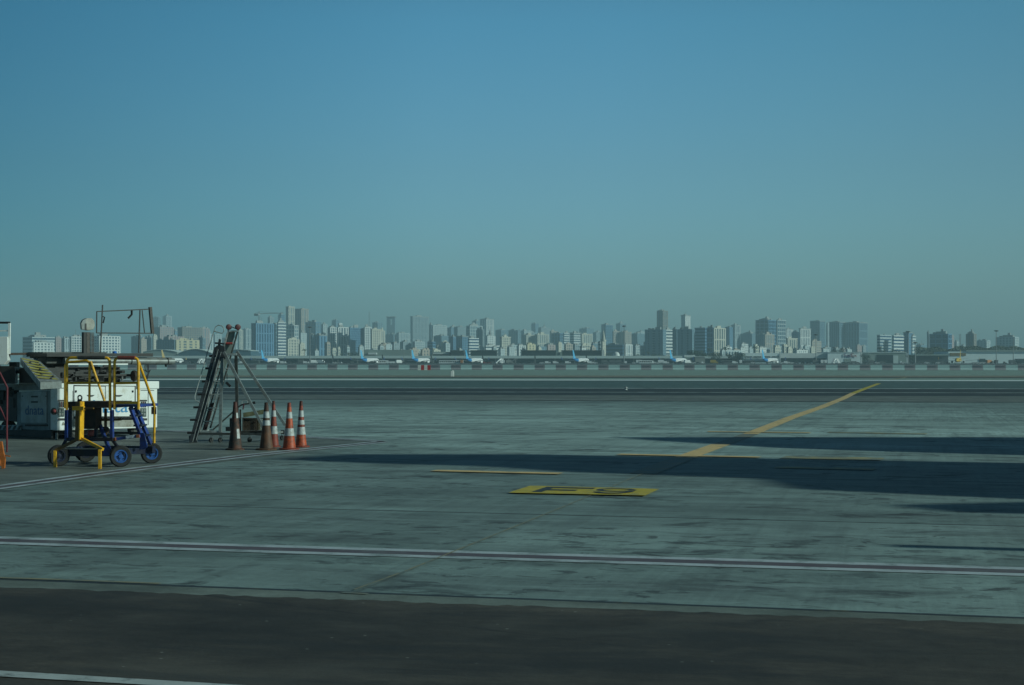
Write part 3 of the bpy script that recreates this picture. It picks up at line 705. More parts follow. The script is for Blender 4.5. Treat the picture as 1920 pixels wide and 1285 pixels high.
# shaded end: body extension, cavity, door, hazard bumper
eb = MB()
def endbox(x0, y0, x1, y1, out0, out1, name, m, parent=ld, bev=0.0):
    a = LL(x0, y1, out0); b = LL(x1, y1, out0); h = (LL(x1, y0, out0) - b).z
    return MB().obox(a, b - a, -lu * (out1 - out0), Zv * h).build(name, m, parent, bevel=bev)
WSH = mat('shaded_end_panel', (0.52, 0.58, 0.58), 0.5, var=0.1, scale=2, dirt=(0.24, 0.23, 0.21), dirt_amt=0.6, dirt_scale=3)  # greyer copies of the body white, shade of this end included
WS2 = mat('shaded_end_frame', (0.30, 0.34, 0.34), 0.6, var=0.15, scale=2, dirt=(0.12, 0.12, 0.12), dirt_amt=0.6, dirt_scale=3)
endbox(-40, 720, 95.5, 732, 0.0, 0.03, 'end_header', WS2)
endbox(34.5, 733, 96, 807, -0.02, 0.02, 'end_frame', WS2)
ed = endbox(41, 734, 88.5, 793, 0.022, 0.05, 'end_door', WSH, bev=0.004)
for y0 in (742.5, 752.5): endbox(58.5, y0, 71, y0 + 3, 0.05, 0.056, 'vent', BLK, ed)
for x in (42.5, 86.5): endbox(x - 1, 742, x + 1, 744, 0.05, 0.06, 'bolt', BLK, ed)
la, lb = LL(47.5, 778, 0.052), LL(82, 778, 0.052)
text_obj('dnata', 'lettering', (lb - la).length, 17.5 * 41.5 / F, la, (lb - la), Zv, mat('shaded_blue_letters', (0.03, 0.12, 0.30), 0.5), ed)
endbox(48, 796, 90, 799.5, 0.02, 0.04, 'end_step', BRN)
MB().obox(A0 + lw * 2.3 + Zv * 0.35 + lu * 0.4, lu * 2.0, lw * 2.2, Zv * 1.0).build('engine_bay', DRK, ld)
eng = MB(); rg = random.Random(5); eng.obox(A0 + lw * 2.35 - lu * 0.03 + Zv * 0.4, lu * 0.3, lw * 1.9, Zv * 0.75)
for i in range(26):
    p = A0 + lw * rg.uniform(2.4, 4.2) + lu * rg.uniform(-0.05, 0.3) + Zv * rg.uniform(0.4, 1.2)
    eng.box(p, (rg.uniform(.05, .3), rg.uniform(.05, .3), rg.uniform(.05, .25)), rg.uniform(0, 3))
eng.build('engine', DRK, ld)
endbox(-45, 797, 40, 806.5, 0.02, 0.06, 'bumper', WSH)
hz = MB()
for i in range(9):
    x = -40 + i * 9.0; a = LL(x, 806, 0.062); b = LL(x + 4.5, 806, 0.062); sh = (LL(x + 3.5, 806, 0.062) - a)
    hz.prism([a, b, b + sh + Zv * 0.11, a + sh + Zv * 0.11], -lu * 0.004)
hz.build('hazard_stripes', BLK, ld)
# chassis, wheels and legs under the body
MB().obox(A0 + lu * 0.1 + lw * 0.25 + Zv * 0.10, lu * (LEN - 1.3), lw * 4.0, Zv * 0.14).build('chassis', BLK, ld)
for (s, t) in ((0.55, 0.2), (2.3, 0.2), (0.55, 2.0), (2.3, 2.0), (0.3, 3.6)):
    c = A0 + lu * s + lw * t + Zv * 0.2
    w_ = MB().lathe([(0.10, -0.08), (0.17, -0.09), (0.2, -0.06), (0.2, 0.06), (0.17, 0.09), (0.10, 0.08)], c=c, axis=lw, n=20).build('wheel', RUB, ld, smooth=True)
    MB().lathe([(0.1, -0.085), (0.1, 0.085)], c=c, axis=lw, n=14).build('rim', GRD, w_, smooth=True)
MB().tube([LF(106, 812, 0.05), LF(106, 826, 0.05)], 0.035).build('jack_leg', GRM, ld, smooth=True)
MB().obox(A0 - lu * 0.02 + lw * 0.3 + Zv * 0.02, lu * 0.05, lw * 4.0, Zv * 0.19).build('end_skirt', BLK, ld)
# dark machinery between body and conveyor
dm = MB(); a = LF(127, 716, 0.5); b = LF(256, 716, 0.5)
dm.obox(A0 + lu * 0.2 + lw * 0.55 + Zv * 1.44, lu * (LEN - 1.0), lw * 1.3, Zv * 0.42)
for i in range(46):
    p = A0 + lu * rg.uniform(0.3, LEN - 0.7) + lw * rg.uniform(0.40, 0.56) + Zv * rg.uniform(1.45, 1.86)
    dm.box(p, (rg.uniform(.03, .22), rg.uniform(.03, .2), rg.uniform(.02, .1)), rg.uniform(0, 3))
dm.tube([LF(140, 704, 0.35), LF(250, 704, 0.35)], 0.035)
dm.build('scissor_machinery', DRK, ld)
MB().tube([LF(229, 714, 0.3), LF(229, 706, 0.3)], 0.03).build('ram', GRM, ld, smooth=True)
ho2 = MB().lathe([(0.14, 0), (0.15, 0.05), (0.09, 0.16), (0.05, 0.2)], c=LF(249, 705, 0.2), axis=lu, n=16).build('hydraulic_motor', BRN, ld, smooth=True)
panel('tray_edge', 128, 681.8, 240, 684.3, WHT, back=0.30, th=0.05)
# conveyor beam and upper plate
bm = MB(); a = LF(86, 676, 0.7); b = LF(324, 677.5, 0.7)
for k_ in (a, b): pass
bm.obox(a - Zv * 0.10, b - a, lw * 0.5, Zv * 0.20)
cv = bm.build('conveyor_beam', GRD, ld, bevel=0.03)
MB().tube([LF(120, 676.5, 0.55), LF(326, 678, 0.55)], 0.085, n=14).build('roller_tube', GRM, ld, smooth=True)
for x in (244, 312.5): MB().tube([LF(x, 677.3, 0.55), LF(x + 1.6, 677.3, 0.55)], 0.095, n=14).build('clamp_band', BLK, ld, smooth=True)
MB().box(LF(311, 685, 0.55), (0.05, 0.05, 0.09)).build('clamp_lug', BLK, ld)
a = LF(88, 669, 0.45); b = LF(287, 669, 0.45)
MB().obox(a, b - a, lw * 1.2, Zv * 0.09).build('deck_plate', BLK, ld)
a = LF(80, 664, 0.9); b = LF(200, 664, 0.9); MB().obox(a, b - a, lw * 0.9, Zv * 0.05).build('deck_edge', GRD, ld)
a = LF(84, 690, 0.9); b = LF(122, 690, 0.9)
MB().obox(a, b - a, lw * 0.9, Zv * 0.37).build('hinge_housing', GRD, ld, bevel=0.02)
MB().obox(LF(74, 719, 0.4), LF(128, 719, 0.4) - LF(74, 719, 0.4), lw * 1.2, Zv * 0.40).build('hinge_shroud', DRK, ld)
cb = MB()
for i in range(4):
    cb.tube([LF(272 + i * 2, 684, 0.4), LF(270 + i * 3, 694 + i, 0.35), LF(279 + i, 700 - i * 2, 0.3), LF(276 - i * 2, 712, 0.3)] , 0.012, n=6)
cb.build('hydraulic_hoses', BLK, ld, smooth=True)
# mast with white hood
MB().obox(LF(157, 663, 0.6), LF(162.5, 663, 0.6) - LF(157, 663, 0.6), lw * 0.12, Zv * 0.56).build('mast', BLK, ld)
MB().obox(LF(163, 663, 0.62), LF(169, 663, 0.62) - LF(163, 663, 0.62), lw * 0.10, Zv * 0.56).build('mast', GRYP, ld)
tk = MB()
for i in range(17): tk.obox(LF(170, 663, 0.6) + Zv * i * 0.033, lu * 0.10, lw * 0.08, Zv * 0.02)
tk.build('cable_chain', BRN, ld)
hood = [(155, 618), (154, 606), (157, 600), (163, 597), (173, 597), (177.5, 602.5), (178.5, 612), (175, 618.5), (166, 620)]
MB().prism([LF(x, y, 0.5) for x, y in hood], lw * 0.14).build('mast_hood', WHTD, ld, bevel=0.02)
MB().prism([LF(x, y, 0.47) for x, y in ((153.5, 618), (152.5, 607), (155.5, 600.5), (161, 598.5), (160.5, 618.5))], lw * 0.025).build('hood_shade_side', GRM, ld)  # grey plate: the hood's shaded left flank put into colour
MB().obox(LF(159, 619, 0.465), lu * 0.05, lw * 0.01, Zv * 0.17).build('hood_slot', BLK, ld)
# upper rail frame
def lb(p, q, w, m=BLK, name='rail'): MB().bar(LF(*p, 0.9), LF(*q, 0.9), w, up=tuple(lw)).build(name, m, ld)
lb((181.5, 584), (181, 625), 0.025); lb((182, 584.5), (281, 580), 0.028); lb((181, 624.6), (288, 625.2), 0.028)
lb((281.5, 576), (286, 626), 0.075, GRYP, 'bumper_rail'); lb((192.4, 572), (188, 662), 0.028); lb((262.5, 582), (260, 662), 0.028)
lb((266.5, 582), (271, 624), 0.022)
MB().tube([LF(247, 582.5, 0.9), LF(247, 590, 0.9), LF(240.5, 597, 0.9)], 0.03, n=6).build('rail_hook', BLK, ld)
MB().tube([LF(193, 594, 0.9), LF(196, 595, 0.9), LF(193.5, 606, 0.9)], 0.018, n=6).build('rail_hook', BLK, ld)
MB().lathe([(0.06, 0), (0.06, 0.05), (0.03, 0.08)], c=LF(215, 664, 0.9), n=12).build('beacon', mat('blue_lens', (0.05, 0.2, 0.6), 0.2), ld, smooth=True)
# striped ramp
RW = mat('ramp_grey', (0.40, 0.44, 0.45), 0.5, 0.2, var=0.15, scale=4, dirt=(0.08, 0.07, 0.06), dirt_amt=0.6, dirt_scale=5)
rp0, rp1 = LL(38, 671, 0.1), LL(68, 672, 0.1); ryl = LL(76, 714, 0.1)
f0 = P(38, 670.5, 40.4); f1 = P(69, 672.5, 41.2); n0 = P(74, 715, 38.6); n1 = P(114, 713, 39.2)
sd_ = Vector((0, 0, -0.17))
rmp = MB().prism([f0, f1, n1, n0], sd_).build('ramp', RW, ld)
lip = MB().prism([n0 + sd_, n0, n0.lerp(n1, 1.0), n1 + sd_], (n0 - f0).normalized() * 0.10).build('ramp_lip', GRM, ld)
sp = MB()
def rq(u, v): return f0.lerp(f1, u).lerp(n0.lerp(n1, u), v) + Vector((0, 0, 0.006))
for i in range(7):
    v0 = 0.02 + i * 0.13; v1 = v0 + 0.075
    if v1 + 0.1 < 1.0: sp.add([rq(0.04, v0), rq(0.04, v1), rq(0.9, v1 + 0.12), rq(0.9, v0 + 0.12)], [(0, 1, 2, 3)])
sp.build('ramp_stripes', mat('yellow_stripe', (0.50, 0.43, 0.05), 0.6, var=0.2, scale=9, dirt=(0.15, 0.15, 0.12), dirt_amt=0.7, dirt_scale=12), ld)
kn = MB()
for u, v in ((0.3, 0.25), (0.72, 0.35), (0.5, 0.55), (0.35, 0.75), (0.8, 0.86), (0.6, 0.95)): kn.lathe([(0.03, 0), (0.03, 0.03), (0.015, 0.04)], c=rq(u, v), n=8)
kn.build('ramp_studs', GRD, ld)
# operator platform at the left
a = P(19, 662, 41.2); b = P(88, 661, 42.6)
MB().obox(a - Zv * 0.06, b - a, lw * 0.6, Zv * 0.06).build('walkway', BRN, ld)
MB().bar(P(-10, 605.3, 41.0), P(19, 605.3, 41.0), 0.05, 0.055).build('cab_rail', BLK, ld); MB().bar(P(-10, 620.3, 41.0), P(18, 620.6, 41.0), 0.035).build('cab_rail', WHT, ld)
MB().bar(P(17.8, 606, 41.0), P(17.0, 664, 41.0), 0.055).build('cab_post', WHT, ld)
cp = [P(-60, 631.5, 40.9), P(14.3, 631.5, 40.9), P(14.5, 676, 40.9), P(8, 684, 40.9), P(-60, 684, 40.9)]
MB().prism(cp, Vector((-0.15, 0.7, 0))).build('cab_panel', WHT, ld, bevel=0.01)
MB().obox(P(-60, 720, 41.3), P(28, 720, 41.3) - P(-60, 720, 41.3), Vector((-0.3, 1.2, 0)), Zv * 0.46).build('cab_underframe', DRK, ld)
MB().bar(P(28, 690, 41.0), P(40, 690, 41.0), 0.035).build('cab_tie', GRM, ld)
uf = MB()
for (x0, y0, x1, y1) in ((20, 668, 34, 690), (0, 692, 70, 697), (60, 668, 74, 680)): uf.bar(P(x0, y1, 42.0), P(x1, y1, 42.0), 0.25, (y1 - y0) * 42 / F)
uf.build('underframe_bracket', GRD, ld)

# ---------------------------------------------------------------- red rail stand and orange barricade at the left edge
g = G(13, 848.5); gy = g.y
REDP = mat('dark_red_tube', (0.16, 0.022, 0.03), 0.5, var=0.2, scale=8)
rs = empty('red_rail_stand', (g.x, gy, 0), 'dark red tubular rail stand cut off by the left edge', 'rail stand')
MB().tube([P(-30, 660, gy), P(0, 700, gy), P(13.6, 727, gy), (P(12.8, 800, gy)), (g.x, gy, 0)], 0.022, n=8).build('post', REDP, rs, smooth=True)
MB().tube([P(-30, 720, gy), P(0, 764, gy), P(12.6, 791, gy)], 0.018, n=8).build('brace', REDP, rs, smooth=True)
MB().tube([P(-34, 655, gy), G(-34, 849)], 0.022, n=8).build('post', REDP, rs, smooth=True)
g = G(4, 879.5); gy = g.y
ORP = mat('orange_plastic', (0.62, 0.16, 0.02), 0.5, var=0.12, scale=8, dirt=(0.2, 0.06, 0.02), dirt_amt=0.5, dirt_scale=10)
ob = empty('folding_barricade', (g.x, gy, 0), 'orange folding barricade leg beside the blue steps, at the left edge', 'barricade')
MB().prism([P(-22, 828, gy), P(3.5, 828, gy), P(7, 850, gy), P(10, 858, gy), P(8.5, 878.5, gy), P(2.5, 880, gy), P(1.5, 866, gy), P(-3, 852, gy), P(-22, 850, gy)], Vector((0, 0.05, 0))).build('leg', ORP, ob, bevel=0.006)
MB().bar(P(8, 854, gy + 0.02), P(19.5, 856, gy + 0.02), 0.025).build('latch_arm', ORP, ob)
MB().prism([P(-22, 850, gy + 0.3), P(-2, 850, gy + 0.3), P(2, 874, gy + 0.3), P(-3, 875, gy + 0.3)], Vector((0, 0.05, 0))).build('leg', ORP, ob, bevel=0.006)

# ---------------------------------------------------------------- ladder trestle
LDY = 38.9
lt = empty('docking_ladder', G(362, 831), 'tall grey ladder trestle with red rollers on top, standing behind the cones', 'ladder')
DKM = mat('dark_rail_metal', (0.075, 0.080, 0.085), 0.5, 0.2, var=0.3, scale=5, dirt=(0.02, 0.02, 0.02), dirt_amt=0.7, dirt_scale=6)
def D(px, py, dy=0.0): return P(px, py, LDY + dy)
def db(p, q, w, m=ALU, name='bar', dy=0.0, dy2=None, h=None):
    dy2 = dy if dy2 is None else dy2
    return MB().bar(D(*p, dy), D(*q, dy2), w, h, up=(0, 1, 0)).build(name, m, lt, bevel=0.003)
# outer dark rail: two deep channels side by side, with grooves
db((357.5, 831), (405, 652), 0.075, DKM, 'outer_stile', 0.0, 0.35, h=0.10)
db((364.5, 831), (413, 652), 0.075, DKM, 'outer_stile', 0.05, 0.40, h=0.10)
db((361.2, 829), (409.2, 655), 0.012, ALU, 'outer_web', -0.02, 0.28, h=0.02); db((367.6, 826), (414.8, 660), 0.010, ALU, 'outer_web', -0.01, 0.32, h=0.02)
MB().prism([D(402, 652, 0.33), D(410, 646, 0.33), D(421, 650, 0.33), D(423, 672, 0.33), D(414, 678, 0.33), D(400, 668, 0.33)], Vector((0, 0.10, 0))).build('head_plate', DKM, lt, bevel=0.01)
MB().prism([D(408, 650, 0.35), D(412, 650, 0.35), D(414, 637, 0.35), D(410, 635.5, 0.35)], Vector((0, 0.06, 0))).build('head_hook', DKM, lt)
db((403, 643.5), (421, 645), 0.045, DKM, 'head_pin', 0.34)
for i, (x, y) in enumerate([(355.8, 811.8), (361, 787.6), (367.3, 764), (374.7, 739.7), (383, 715.5), (389.4, 691), (396.8, 667.8)]):
    c = D(x, y, 0.05 * i)
    MB().tube([c - Vector((0.06, 0, 0)), c + Vector((0.12, 0, 0.0))], 0.027, n=8).build('rung_end', BLK, lt, smooth=True)
MB().prism([D(354, 818), D(366, 812), D(370, 831), D(355, 831)], Vector((0, 0.12, 0))).build('foot_block', DKM, lt)
# inner aluminium ladder
la0, la1 = (375, 808.5), (428.5, 619); lb0, lb1 = (394.5, 803), (446.5, 619)
db(la0, la1, 0.038, ALU, 'stile', 0.25, 0.75, h=0.07); db(lb0, lb1, 0.034, GRD, 'stile', 0.40, 0.75, h=0.07)
db((381.5, 806), (415, 688), 0.03, DKM, 'inner_stile', 0.5, 0.7); db((388.5, 806), (421, 690), 0.02, ALU, 'inner_stile', 0.5, 0.7)
def lx(p0, p1, y): t = (y - p0[1]) / (p1[1] - p0[1]); return p0[0] + (p1[0] - p0[0]) * t
for y in (790.8, 765.5, 740.3, 715.5, 691.5):
    t = (808 - y) / 190
    db((lx(la0, la1, y), y), (lx(lb0, lb1, y), y - 0.6), 0.034, ALU, 'rung', 0.22 + t * 0.5); db((lx(la0, la1, y), y + 4.6), (lx(lb0, lb1, y) - 1, y + 4.0), 0.014, ALU, 'rung', 0.22 + t * 0.5)
MB().prism([D(417, 665, 0.78), D(433, 665, 0.78), D(441, 622, 0.78), D(429, 622, 0.78)], Vector((0, 0.012, 0))).build('back_panel', mat('frosted_panel', (0.30, 0.36, 0.32), 0.55, var=0.15, scale=6), lt)
MB().prism([D(409, 700, 0.76), D(419, 700, 0.76), D(430, 668, 0.76), D(420, 668, 0.76)], Vector((0, 0.012, 0))).build('back_panel', mat('frosted_panel', (0.17, 0.20, 0.17), 0.55), lt)
MB().prism([D(379, 808, 0.6), D(389, 806, 0.6), D(402, 755, 0.6), D(393, 757, 0.6)], Vector((0, 0.01, 0))).build('lower_panel', mat('rusty_panel', (0.07, 0.03, 0.028), 0.7, var=0.5, scale=5), lt)
MB().tube([D(424, 644.2, 0.68), D(436, 644.2, 0.68)], 0.028, n=10).build('red_rung', mat('red_rung', (0.55, 0.08, 0.07), 0.4), lt, smooth=True)
MB().tube([D(434, 644.4, 0.68), D(438.5, 644.4, 0.68)], 0.022, n=10).build('rung_sleeve', CW, lt, smooth=True)
db((429, 621.8), (447, 621.2), 0.04, ALU, 'top_cross', 0.72); db((421, 664.6), (444, 664.6), 0.055, ALU, 'trestle_head', 0.25, 0.25)
RO = mat('dark_red_roller', (0.085, 0.012, 0.015), 0.5, var=0.2, scale=9)
for x in (429, 446):
    c = D(x, 613.5, 0.72); w_ = MB().lathe([(0.05, -0.04), (0.068, -0.035), (0.072, 0), (0.068, 0.035), (0.05, 0.04)], c=c, axis=(0.5, -0.85, 0), n=18).build('roller', RO, lt, smooth=True)
db((432, 612), (443, 617), 0.02, BLK, 'roller_axle', 0.72)
# hoop handrail
hp = [D(374.5, 754.5, 0.0), D(365.8, 751, 0.0), D(365.2, 743, 0.05), D(373, 716, 0.15), D(390, 658, 0.4), D(401, 622, 0.5), D(404, 613.5, 0.5), D(409, 610, 0.5), D(416, 611.5, 0.5), D(419.5, 615.5, 0.5), D(420, 621, 0.5), D(417, 625.5, 0.5), D(402, 621.5, 0.5)]
MB().tube(hp, 0.012, n=8).build('hoop_handrail', ALU, lt, smooth=True)
# support frame
db((416.8, 672), (412.8, 811), 0.072, GRM, 'trestle_leg', 0.15); db((442.5, 666), (445.5, 811), 0.072, GRD, 'trestle_leg', 1.1)
db((419.5, 660), (496, 806), 0.068, GRM, 'diagonal_strut', 0.05); db((444, 659), (535, 798), 0.068, GRM, 'diagonal_strut', 1.1)
db((374.5, 809.5), (412, 809.5), 0.045, ALU, 'base_rail', 0.15); db((373, 813.5), (497, 814.3), 0.055, GRD, 'base_rail', 0.1); db((448, 810), (532, 810.5), 0.05, GRD, 'base_rail', 1.3)
db((374.5, 808.8), (400, 806), 0.035, ALU, 'base_rail', 0.12, 1.0); db((496, 813), (532, 810), 0.05, GRM, 'base_rail', 0.1, 1.3)
db((527, 810.5), (533, 810.5), 0.10, BLK, 'corner_block', 1.25)
MB().tube(rounded([D(400, 805.5, 0.4), D(434.5, 775, 0.5), D(452, 759, 0.5), D(477, 755.5, 0.5)], 0.08), 0.020, n=8).build('tow_handle', GRD, lt, smooth=True)
MB().tube([D(475, 755.6, 0.5), D(478.5, 755, 0.5)], 0.032, n=8).build('handle_grip', BLK, lt, smooth=True)
MB().tube(rounded([D(453.5, 758, 0.5), D(453.5, 751.5, 0.5), D(464, 751.5, 0.5), D(464, 757, 0.5)], 0.02), 0.010, n=8).build('handle_bracket', ALU, lt, smooth=True)
db((457.5, 757), (455.5, 768), 0.03, mat('dull_red', (0.12, 0.03, 0.04), 0.6), 'lock_lever', 0.48); db((426, 701), (425.5, 712), 0.015, BLK, 'lock_lever', 0.6); db((424, 717), (432, 725), 0.06, BLK, 'lock_box', 0.6)
def caster(px, py, dy, r=0.062):
    c = D(px, py, dy); c.z = r
    w_ = MB().lathe([(r * 0.4, -0.025), (r * 0.93, -0.024), (r, -0.012), (r, 0.012), (r * 0.93, 0.024), (r * 0.4, 0.025)], c=c, axis=(0.8, -0.6, 0), n=18).build('caster', RUB, lt, smooth=True)
    fk_ = MB(); 
    for s in (-1, 1):
        ofs = Vector((0.8, -0.6, 0)) * 0.032 * s; fk_.bar(c + ofs, c + ofs + Vector((0.02, 0, 0.11)), 0.03, 0.008)
    fk_.box(c + Vector((0.02, 0, 0.115)), (0.08, 0.08, 0.012)); fk_.build('caster_fork', GRM, w_)
for q in ((396, 821, 0.1), (413, 821, 0.15), (468, 818, 0.3), (494, 818, 0.1), (529, 816, 1.3), (446, 816, 1.2)): caster(*q)
# wire basket resting on the base
bk = empty('wire_basket', D(458, 808, 0.75), 'rusty brown expanded metal basket lying on the ladder trestle base', 'basket')
RST = mat('rusty_mesh', (0.17, 0.11, 0.06), 0.75, var=0.4, scale=14)
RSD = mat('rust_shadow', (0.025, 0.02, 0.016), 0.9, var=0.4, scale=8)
x0, x1, y0, y1 = 455, 485, 784, 807.5
def BK(px, py, dy=0.5): return D(px, py, dy)
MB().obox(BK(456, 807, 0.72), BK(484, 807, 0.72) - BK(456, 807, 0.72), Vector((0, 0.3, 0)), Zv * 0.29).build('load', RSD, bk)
ms = MB()
def clipbar(xa, ya, xb, yb, dy, w=0.009):
    ms.bar(BK(xa, ya, dy), BK(xb, yb, dy), w, 0.006, up=(0, 1, 0))
for i in range(9):                                # wavy slats
    y = 786.2 + i * 2.5; xs = [455 + j * 3 for j in range(11)]
    for j in range(10): clipbar(xs[j], y + (0.8 if j % 2 else -0.8), xs[j + 1], y + (-0.8 if j % 2 else 0.8), 0.5)
ms.build('mesh_side', RST, bk)
ms = MB()
YM = mat('pale_rusty_mesh', (0.34, 0.25, 0.10), 0.7, var=0.4, scale=20)
for i in range(-5, 10):
    def seg(sl):
        xa = 480 + i * 2.0; pts = []
        for t in range(2):
            pass
        x_s = max(480, min(494, xa)); x_e = xa + sl * 20
        return
    for sl in (1, -1):
        # 45 degree strands clipped to the panel 480..493 x 786..807
        c0 = 486.5 + (i - 2) * 2.4
        best = []
        for yy in range(0, 43):
            y = 786 + yy * 0.5; x = c0 + sl * (y - 796.5) * 0.7
            if 480.5 <= x <= 493.5: best.append((x, y))
        if len(best) > 2: clipbar(best[0][0], best[0][1], best[-1][0], best[-1][1], 0.52, 0.007)
ms.build('mesh_end', YM, bk)
fr = MB()
for (xa, ya, xb, yb) in ((454.5, 784.5, 494.5, 785), (454.5, 808, 494.5, 808), (455, 784.5, 455, 808), (480, 784.5, 480, 808), (494, 785, 494, 808)):
    fr.bar(BK(xa, ya, 0.47), BK(xb, yb, 0.47), 0.02, up=(0, 1, 0)); fr.bar(BK(xa, ya, 0.95), BK(xb, yb, 0.95), 0.02, up=(0, 1, 0))
for x in (455, 494): fr.bar(BK(x, 784.5, 0.47), BK(x, 784.5, 0.95), 0.02)
fr.build('basket_frame', BRN, bk)
MB().prism([D(455.8, 774.5, 0.55), D(497, 768, 0.55), D(497, 776, 0.55), D(456, 783, 0.55)], Vector((0, 0.3, 0))).top('wooden_board', mat('old_board', (0.20, 0.19, 0.10), 0.8, var=0.4, scale=10), 'weathered greenish board lying across the top of the rusty basket', 'board')
bx = MB(); bx.obox(D(430.5, 808, 0.55), D(445, 808, 0.55) - D(430.5, 808, 0.55), Vector((0, 0.3, 0)), Zv * 0.31)
bx.top('battery_box', BLK, 'black box on the ladder trestle base, behind the sooty cone', 'box')
MB().obox(D(423, 808.5, 0.5), D(431, 808.5, 0.5) - D(423, 808.5, 0.5), Vector((0, 0.12, 0)), Zv * 0.10).top('lamp_block', BLK, 'small black lamp block at the left end of the trestle base box', 'lamp')
db((450.5, 768), (450.8, 808), 0.04, BRN, 'lever_post', 0.5)
# ================================================================ barrier across the field
BRD = mat('faded_red_plastic', (0.54, 0.51, 0.54), 0.7, var=0.15, scale=2, dirt=(0.28, 0.26, 0.26), dirt_amt=0.6)
BCN = mat('pale_barrier', (0.66, 0.84, 0.82), 0.8, var=0.1, scale=2, dirt=(0.44, 0.5, 0.46), dirt_amt=0.4)
BWH = mat('white_barrier', (0.72, 0.72, 0.68), 0.5); BRR = mat('bright_red_barrier', (0.50, 0.04, 0.04), 0.5)
ba, bb_ = P(0, 700, 391), P(1920, 700, 358); ba.z = bb_.z = 0; bdv = (bb_ - ba).normalized(); bn = Vector((-bdv.y, bdv.x, 0)); brz = math.atan2(bdv.y, bdv.x)
def jersey(L, name, m, label, group, grooves):
    r = empty(name, (0, 0, 0), label, 'barrier', group)
    prof = [(-0.32, 0), (0.32, 0), (0.32, 0.16), (0.16, 0.42), (0.10, 1.22), (-0.10, 1.22), (-0.16, 0.42), (-0.32, 0.16)]
    MB().prism([(0, y, z) for y, z in prof], (L, 0, 0)).build('barrier_body', m, r)
    if grooves:
        g_ = MB()
        for z in (0.52, 0.78, 1.02): g_.box((L / 2, -0.15, z), (L - 0.3, 0.05, 0.05))
        g_.build('barrier_ribs', mat('barrier_rib', (0.38, 0.35, 0.37), 0.8), r)
    return r
PITCH = 5.0
k0 = int(((P(-40, 700, 391) - ba).dot(bdv)) / PITCH) - 1
red0 = jersey(2.35, 'road_barrier', BRD, '', 'faded red barrier blocks across the airfield', True)
pal0 = jersey(2.62, 'concrete_barrier', BCN, '', 'pale concrete blocks between the red barrier blocks', False)
def where(px): return 'near the left edge' if px < 420 else 'left of the middle' if px < 840 else 'at the middle' if px < 1120 else 'right of the middle' if px < 1560 else 'near the right edge'
used = {}
skip = 0
for i in range(-2, 56):
    o = ba + bdv * (i * PITCH - 2.0); px = 960 + F * o.x / o.y
    if px < -60 or px > 1945: continue
    if 770 < px < 800: skip = o; 
    lab = None
    used.setdefault(where(px), 0); used[where(px)] += 1
    for proto, off, colr in ((red0, 0.0, 'faded red block'), (pal0, 2.36, 'pale concrete block')):
        c = copy_tree(proto, o + bdv * off, brz, f"{colr} of the long barrier row across the field, number {used[where(px)]} from its left {where(px)}"[:200])
        c['label'] = f"{colr} of the barrier row, {used[where(px)]} along {where(px)}"
for r_ in (red0, pal0):
    for c in kids(r_): bpy.data.objects.remove(c)
    bpy.data.objects.remove(r_)
for i, (m, cn) in enumerate(((BWH, 'white'), (BRR, 'bright red'), (BWH, 'white'), (BRR, 'bright red'))):
    o = P(783.5 + i * 6, 695, 366); o.z = 0
    prof = [(-0.25, 0), (0.25, 0), (0.2, 0.2), (0.12, 1.15), (-0.12, 1.15), (-0.2, 0.2)]
    b = MB(); b.prism([(o.x, o.y + y, z) for y, z in prof], (0.72, 0, 0))
    for t in (0.1, 0.52): b.box((o.x + t + 0.05, o.y, 1.18), (0.09, 0.12, 0.06))
    b.top('plastic_barrier', m, f"{cn} plastic barrier, {['first', 'second', 'third', 'last'][i]} from the left of the four bright ones on the row", 'barrier', 'bright plastic barriers before the row')
def small_light(px, py, h, label, nm='taxiway_light'):
    g = G(px, py); r = empty(nm, g, label, 'light')
    MB().lathe([(0.10, 0), (0.10, 0.03), (0.04, 0.05), (0.04, h)], c=g, n=8).build('stand', WHT, r)
    MB().lathe([(0.10, h), (0.12, h + 0.04), (0.05, h + 0.12)], c=g, n=8).build('lamp', CW, r)
small_light(1174, 731.5, 0.10, 'small white light on the dark taxiway under the middle skyline')
g = G(848, 706.5); sb = empty('marker_box', g, 'small white marker box on the verge before the barrier', 'marker')
MB().box(g + Zv * 0.35, (0.45, 0.3, 0.7)).build('box', WHT, sb, bevel=0.05); MB().box(g + Zv * 0.78 + Vector((.1, 0, 0)), (0.2, 0.2, 0.16)).build('cap', WHT, sb)

